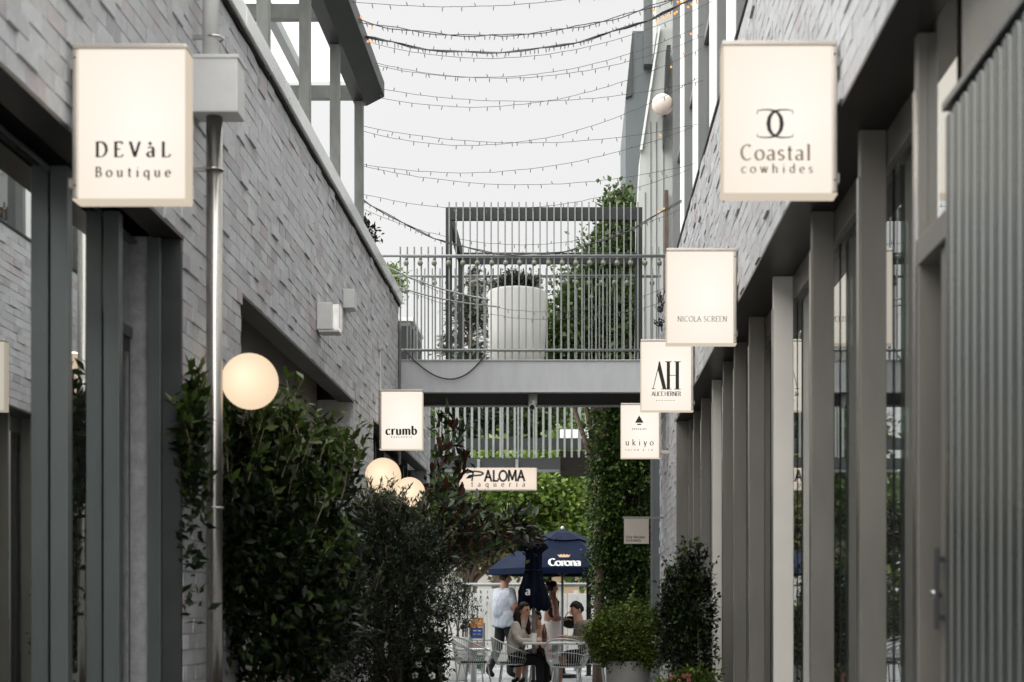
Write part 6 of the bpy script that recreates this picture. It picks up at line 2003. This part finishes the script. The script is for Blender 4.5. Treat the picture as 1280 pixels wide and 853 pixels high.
def face_parts(t, B0, w, hc, gaze, hairmat, skin, style, child=1.0):
    """hc: head centre in own frame; gaze: unit forward of the face in own frame"""
    gz = Vector(gaze).normalized(); up = Vector((0, 0, 1)); sd = up.cross(gz).normalized(); up = gz.cross(sd).normalized()
    H = Vector(hc)
    def q(f, l, u): return B0 + w(H + gz * f + sd * l + up * u)
    MB().tube([q(.088, 0, .015), q(.108, 0, -.022), q(.09, 0, -.03)], [.007 * child, .013 * child, .008 * child], 8).build('nose', skin, t, smooth=True)
    for s in (-1, 1):
        MB().ball(q(.086, s * .031, .012), .0095 * child, 8, 6).build('eye', 'eye_dark', t, smooth=True)
        MB().ball(q(-.005, s * .081, -.005), .026 * child, 8, 6, (.6, .6, 1)).build('ear', skin, t, smooth=True)
        MB().tube([q(.09, s * .018, .032), q(.084, s * .045, .03)], .004 * child, 5).build('eyebrow', hairmat, t)
    MB().tube([q(.085, -.022, -.058), q(.092, 0, -.057), q(.085, .022, -.058)], .005 * child, 6).build('mouth', 'lip', t)
    # hair: cap of an ellipsoid, open at the face
    m = MB()
    n, k = 28, 16
    rng = random.Random(style)
    idx = {}
    for i in range(k + 1):
        th = math.pi * i / k
        for j in range(n):
            ph = 2 * math.pi * j / n
            u = math.cos(th); f = math.sin(th) * math.cos(ph); l = math.sin(th) * math.sin(ph)
            rr_ = 1 + .05 * math.sin(ph * 7 + th * 5) + rng.uniform(-.025, .025)
            idx[i, j] = len(m.v)
            m.v.append(tuple(q(f * (.094 if f > 0 else .102) * rr_ - .006, l * .081 * rr_, u * .121 * rr_ + .004)))
    low = {'short': -.38, 'long': -.6, 'bob': -.55, 'up': -.5}[style]
    for i in range(k):
        for j in range(n):
            th = math.pi * (i + .5) / k; ph = 2 * math.pi * (j + .5) / n
            u = math.cos(th); f = math.sin(th) * math.cos(ph)
            line = .50 if f > .55 else (.50 + (low - .50) * min(1, (.55 - f) / .75))
            if u > line:
                m.f.append((idx[i, j], idx[i, (j+1) % n], idx[i+1, (j+1) % n], idx[i+1, j]))
    h = m.build('hair', hairmat, t, smooth=True)
    sdm = h.modifiers.new('thick', 'SOLIDIFY'); sdm.thickness = .007 * child; sdm.offset = 0
    if style == 'long':
        for s in (-1, 0, 1):
            pts = [q(-.04 - .02 * (s == 0), s * .07, .05), q(-.06, s * .085, -.08), q(-.05 + .03 * abs(s), s * .10, -.20), q(-.03 + .06 * abs(s), s * .095, -.33)]
            MB().tube(pts, [.05 * child, .06 * child, .055 * child, .02 * child], 10).build('hair_lock', hairmat, t, smooth=True)
    if style == 'up':
        MB().ball(q(-.10, 0, .06), .05 * child, 12, 8).build('hair_bun', hairmat, t, smooth=True)

def std(J):
    E = [('pelvis', 'spine', 'torso'), ('spine', 'chest', 'torso'), ('chest', 'neckb', 'torso'), ('neckb', 'neck', 'skin'), ('neck', 'head', 'skin'), ('head', 'crown', 'skin'), ('neck', 'chin', 'skin')]
    for s in ('L', 'R'):
        E += [('chest', 'sh' + s, 'torso'), ('sh' + s, 'sl' + s, 'sleeve'), ('sl' + s, 'el' + s, 'fore_up'), ('el' + s, 'wr' + s, 'fore'), ('wr' + s, 'hand' + s, 'hand'),
              ('pelvis', 'hip' + s, 'seat'), ('hip' + s, 'kn' + s, 'leg'), ('kn' + s, 'an' + s, 'shin'), ('an' + s, 'toe' + s, 'shoe')]
    return E

# man standing, white shirt, seen from behind, glancing right
def standing(scale=1.0, lean=0.0, w=1.0):
    J = {'pelvis': ((0, 0, .98), (.15, .12)), 'spine': ((.0, 0, 1.15), (.155*w, .12)), 'chest': ((-.01, 0, 1.34), (.165*w, .125)), 'neckb': ((-.01, 0, 1.40), .062), 'neck': ((.0, 0, 1.52), .05),
         'head': ((.015, 0, 1.635), .05), 'crown': ((.01, 0, 1.66), .04), 'chin': ((.04, 0, 1.60), .03)}
    for s, y in (('L', 1), ('R', -1)):
        J['sh' + s] = ((-.01, y*.185, 1.42), .066); J['sl' + s] = ((-.005, y*.235, 1.22), .062); J['el' + s] = ((-.01, y*.255, 1.13), .043)
        J['wr' + s] = ((.10, y*.25, .92), .028); J['hand' + s] = ((.13, y*.24, .85), .032)
        J['hip' + s] = ((0, y*.09, .93), .095); J['kn' + s] = ((.02, y*.10, .50), .064); J['an' + s] = ((-.02, y*.10, .09), .05); J['toe' + s] = ((.13, y*.115, .035), .033)
    return J
J = standing(w=1.3)
J['knR'] = ((.10, -.10, .52), .066); J['anR'] = ((.02, -.10, .09), .05); J['toeR'] = ((.17, -.11, .035), .033)
J['knL'] = ((-.06, .10, .50), .064); J['anL'] = ((-.26, .10, .12), .05); J['toeL'] = ((-.14, .11, .035), .033)
J['elR'] = ((.06, -.27, 1.12), .045); J['wrR'] = ((.27, -.20, 1.04), .03); J['handR'] = ((.34, -.17, 1.03), .033)
J['spine'] = ((0, 0, 1.12), (.20, .16)); J['pelvis'] = ((0, 0, .98), (.18, .145))
Ym = 24.0
t, w, B0 = person('man standing in a loose white short-sleeved shirt and dark trousers, back to the lane', (hx(631, Ym), Ym, 0), J, math.radians(38),
       {'torso': 'shirt_white', 'skin': 'skin', 'sleeve': 'shirt_white', 'fore_up': 'skin', 'fore': 'skin', 'hand': 'skin', 'seat': 'shirt_white', 'leg': 'trouser_dark', 'shin': 'trouser_dark', 'shoe': 'leather_black'}, std(J), 'short', 'hair_grey', 'skin', child=1.05, gaze=(1, -.25, -.12))
face_parts(t, B0, w, J['head'][0], (1, -.25, -.12), 'hair_grey', 'skin', 'short', 1.05)
# shirt hem hanging loose over the hips
hem = MB()
for i, (r, z) in enumerate(((.205, 1.10), (.215, .98), (.222, .88), (.225, .84))):
    for k in range(24):
        a = 2 * math.pi * k / 24
        p = w((r * .8 * math.cos(a), r * 1.05 * math.sin(a) * (1 + .03 * math.sin(5*a + i)), z + .012 * math.sin(3 * a)))
        hem.v.append(tuple(B0 + p))
for i in range(3):
    for k in range(24):
        k2 = (k + 1) % 24
        hem.f.append((i*24 + k, i*24 + k2, (i+1)*24 + k2, (i+1)*24 + k))
ho = hem.build('shirt_hem', 'shirt_white', t, smooth=True)
ho.modifiers.new('thick', 'SOLIDIFY').thickness = .008
# paper bag in his hand
hp = B0 + w(J['handR'][0])
bg_ = thing('paper_bag', 'white paper bag with red print carried by the standing man', 'bag', (hp.x + .02, hp.y - .05, hp.z - .30))
q0 = Vector((hp.x + .02, hp.y - .05, hp.z - .30))
MB().prism([(q0.x - .12, q0.z), (q0.x + .12, q0.z), (q0.x + .125, q0.z + .26), (q0.x - .125, q0.z + .25)], q0.y - .05, q0.y + .05).build('bag_body', 'paint_white', bg_, bevel=.004)
MB().tube([(q0.x - .05, q0.y, q0.z + .25), (q0.x, q0.y + .02, q0.z + .32), (q0.x + .05, q0.y, q0.z + .25)], .005, 5).build('handle', 'paint_white', bg_)
mb = MB(); letters(mb, 'PA', q0.x - .10, q0.x + .08, q0.z + .10, .085, q0.y - .0535, 'sans', .2, .2); mb.build('lettering', 'ink_red', bg_)

# woman standing, black backless top, pale skirt, facing right
J = standing(w=.85)
for s, y in (('L', 1), ('R', -1)):
    J['sh' + s] = ((-.01, y*.155, 1.40), .050); J['sl' + s] = ((.0, y*.185, 1.25), .042); J['el' + s] = ((-.02, y*.20, 1.12), .035)
    J['wr' + s] = ((.18, y*.17, 1.05), .024); J['hand' + s] = ((.25, y*.14, 1.06), .027)
J['spine'] = ((0, 0, 1.14), (.12, .10)); J['chest'] = ((-.01, 0, 1.33), (.13, .10)); J['pelvis'] = ((0, 0, .97), (.15, .12))
Yw = 24.6
t, w, B0 = person('woman standing in a black backless top and pale skirt with her hair up', (hx(690, Yw), Yw, 0), J, math.radians(20),
       {'torso': 'skin_tan', 'skin': 'skin_tan', 'sleeve': 'skin_tan', 'fore_up': 'skin_tan', 'fore': 'skin_tan', 'hand': 'skin_tan', 'seat': 'skirt_pale', 'leg': 'skirt_pale', 'shin': 'skin_tan', 'shoe': 'leather_black'}, std(J), 'up', 'hair_brown', 'skin_tan', child=.955, gaze=(1, 0, -.12))
face_parts(t, B0, w, J['head'][0], (1, 0, -.12), 'hair_brown', 'skin_tan', 'up', .955)
tp = MB()
rows = [(.135, 1.02), (.135, 1.12), (.138, 1.20), (.145, 1.27)]
for i, (r, z) in enumerate(rows):
    for k in range(24):
        a = 2 * math.pi * k / 24
        up_ = .13 * max(0, math.cos(a)) if i == 3 else 0
        tp.v.append(tuple(B0 + w((r * .92 * math.cos(a), r * 1.16 * math.sin(a), z + up_))))
for i in range(3):
    for k in range(24):
        k2 = (k + 1) % 24
        tp.f.append((i*24 + k, i*24 + k2, (i+1)*24 + k2, (i+1)*24 + k))
o = tp.build('top', 'cloth_black', t, smooth=True); o.modifiers.new('thick', 'SOLIDIFY').thickness = .008
for y in (-1, 1):
    MB().tube([B0 + w((.12, y*.06, 1.36)), B0 + w((.05, y*.06, 1.47)), B0 + w((-.05, y*.02, 1.48))], .008, 6).build('strap', 'cloth_black', t)
sk_ = MB()
for i, (r, z) in enumerate(((.135, 1.03), (.165, .92), (.20, .70), (.22, .52))):
    for k in range(24):
        a = 2 * math.pi * k / 24
        sk_.v.append(tuple(B0 + w((r * .9 * math.cos(a), r * 1.1 * math.sin(a) * (1 + .03 * math.sin(6*a)), z))))
for i in range(3):
    for k in range(24):
        k2 = (k + 1) % 24
        sk_.f.append((i*24 + k, i*24 + k2, (i+1)*24 + k2, (i+1)*24 + k))
o = sk_.build('skirt', 'skirt_pale', t, smooth=True); o.modifiers.new('thick', 'SOLIDIFY').thickness = .008
# black handbag
hb_ = B0 + w((.34, -.05, 1.0))
hbg = thing('handbag', 'black handbag carried in front by the standing woman', 'bag', (hb_.x, hb_.y, hb_.z - .12))
MB().ball(hb_, .15, 16, 10, (1.0, .5, .75)).build('bag_body', 'leather_black', hbg, smooth=True)
MB().tube([hb_ + Vector((-.1, 0, .08)), hb_ + Vector((-.05, 0, .17)), hb_ + Vector((.05, 0, .17)), hb_ + Vector((.1, 0, .08))], .008, 6).build('handle', 'leather_black', hbg)

def seated(shw=.175, hunch=.06):
    J = {'pelvis': ((0, 0, .56), (.15, .13)), 'spine': ((.02, 0, .75), (.145, .115)), 'chest': ((.03 + hunch*.5, 0, .95), (.155, .12)), 'neckb': ((.045 + hunch, 0, 1.015), .06), 'neck': ((.07 + hunch, 0, 1.12), .052),
         'head': ((.10 + hunch, 0, 1.225), .05), 'crown': ((.10 + hunch, 0, 1.25), .04), 'chin': ((.12 + hunch, 0, 1.19), .03)}
    for s, y in (('L', 1), ('R', -1)):
        J['sh' + s] = ((.04 + hunch*.6, y*shw, 1.02), .062); J['sl' + s] = ((.10, y*(shw + .045), .90), .054); J['el' + s] = ((.14, y*(shw + .055), .80), .046)
        J['wr' + s] = ((.36, y*.13, .795), .031); J['hand' + s] = ((.43, y*.10, .80), .031)
        J['hip' + s] = ((.06, y*.10, .545), .095); J['kn' + s] = ((.43, y*.11, .53), .062); J['an' + s] = ((.44, y*.11, .09), .047); J['toe' + s] = ((.58, y*.12, .035), .032)
    return J
J = seated(.165, .05)
t, w, B0 = person('woman seated at the table in a cream jacket with long brown hair', (hx(643, 18.75), 18.75, 0), J, math.radians(-20),
       {'torso': 'jacket_cream', 'skin': 'skin', 'sleeve': 'jacket_cream', 'fore_up': 'jacket_cream', 'fore': 'jacket_cream', 'hand': 'skin', 'seat': 'cloth_black', 'leg': 'cloth_black', 'shin': 'cloth_black', 'shoe': 'leather_black'}, std(J), 'long', 'hair_brown', 'skin', child=.94, gaze=(1, -.35, -.05))
face_parts(t, B0, w, J['head'][0], (1, -.35, -.05), 'hair_brown', 'skin', 'long', .94)
J = seated(.185, .10)
J['knL'] = ((.40, .06, .60), .066); J['anL'] = ((.50, -.12, .28), .048); J['toeL'] = ((.62, -.16, .24), .034)
J['wrL'] = ((.33, .06, .83), .031); J['handL'] = ((.40, .035, .855), .032); J['wrR'] = ((.33, -.06, .83), .031); J['handR'] = ((.40, -.04, .85), .032)
t, w, B0 = person('man seated at the table in a taupe hoodie looking down at his hands', (hx(737, 18.95), 18.95, 0), J, math.radians(200),
       {'torso': 'hoodie_taupe', 'skin': 'skin', 'sleeve': 'hoodie_taupe', 'fore_up': 'hoodie_taupe', 'fore': 'hoodie_taupe', 'hand': 'skin', 'seat': 'trouser_dark', 'leg': 'trouser_dark', 'shin': 'skin', 'shoe': 'leather_black'}, std(J), 'short', 'hair_dark', 'skin', child=.95, gaze=(1, .15, -.38))
face_parts(t, B0, w, J['head'][0], (1, .15, -.38), 'hair_dark', 'skin', 'short', .95)
hdm = MB().tube([B0 + w((.02, -.10, 1.06)), B0 + w((-.03, 0, 1.04)), B0 + w((.02, .10, 1.06)), B0 + w((.12, .08, 1.05))], [.03, .05, .04, .02], 10)
hdm.build('hood', 'hoodie_taupe', t, smooth=True)
# child behind the table
J = seated(.15, .02)
t, w, B0 = person('small dark-haired child sitting behind the table near the closed parasol', (hx(677, 19.6), 19.6, 0.14), J, math.radians(215),
       {'torso': 'skin', 'skin': 'skin', 'sleeve': 'skin', 'fore_up': 'skin', 'fore': 'skin', 'hand': 'skin', 'seat': 'cloth_black', 'leg': 'cloth_black', 'shin': 'skin', 'shoe': 'leather_black'}, std(J), 'bob', 'hair_dark', 'skin', child=.76, gaze=(1, .2, 0))
face_parts(t, B0, w, J['head'][0], (1, .2, 0), 'hair_dark', 'skin', 'bob', .76)
hc = thing('high_chair', 'white stool under the child behind the table', 'chair', (hx(677, 19.6), 19.6, 0))
cx, cy = hx(677, 19.6), 19.6
MB().box(cx - .16, cx + .16, cy - .16, cy + .16, .425, .455).build('seat', 'paint_white', hc, bevel=.006)
for sx in (-1, 1):
    for sy in (-1, 1):
        MB().tube([(cx + sx*.13, cy + sy*.13, .425), (cx + sx*.18, cy + sy*.18, 0)], .014, 8).build('leg', 'paint_white', hc)
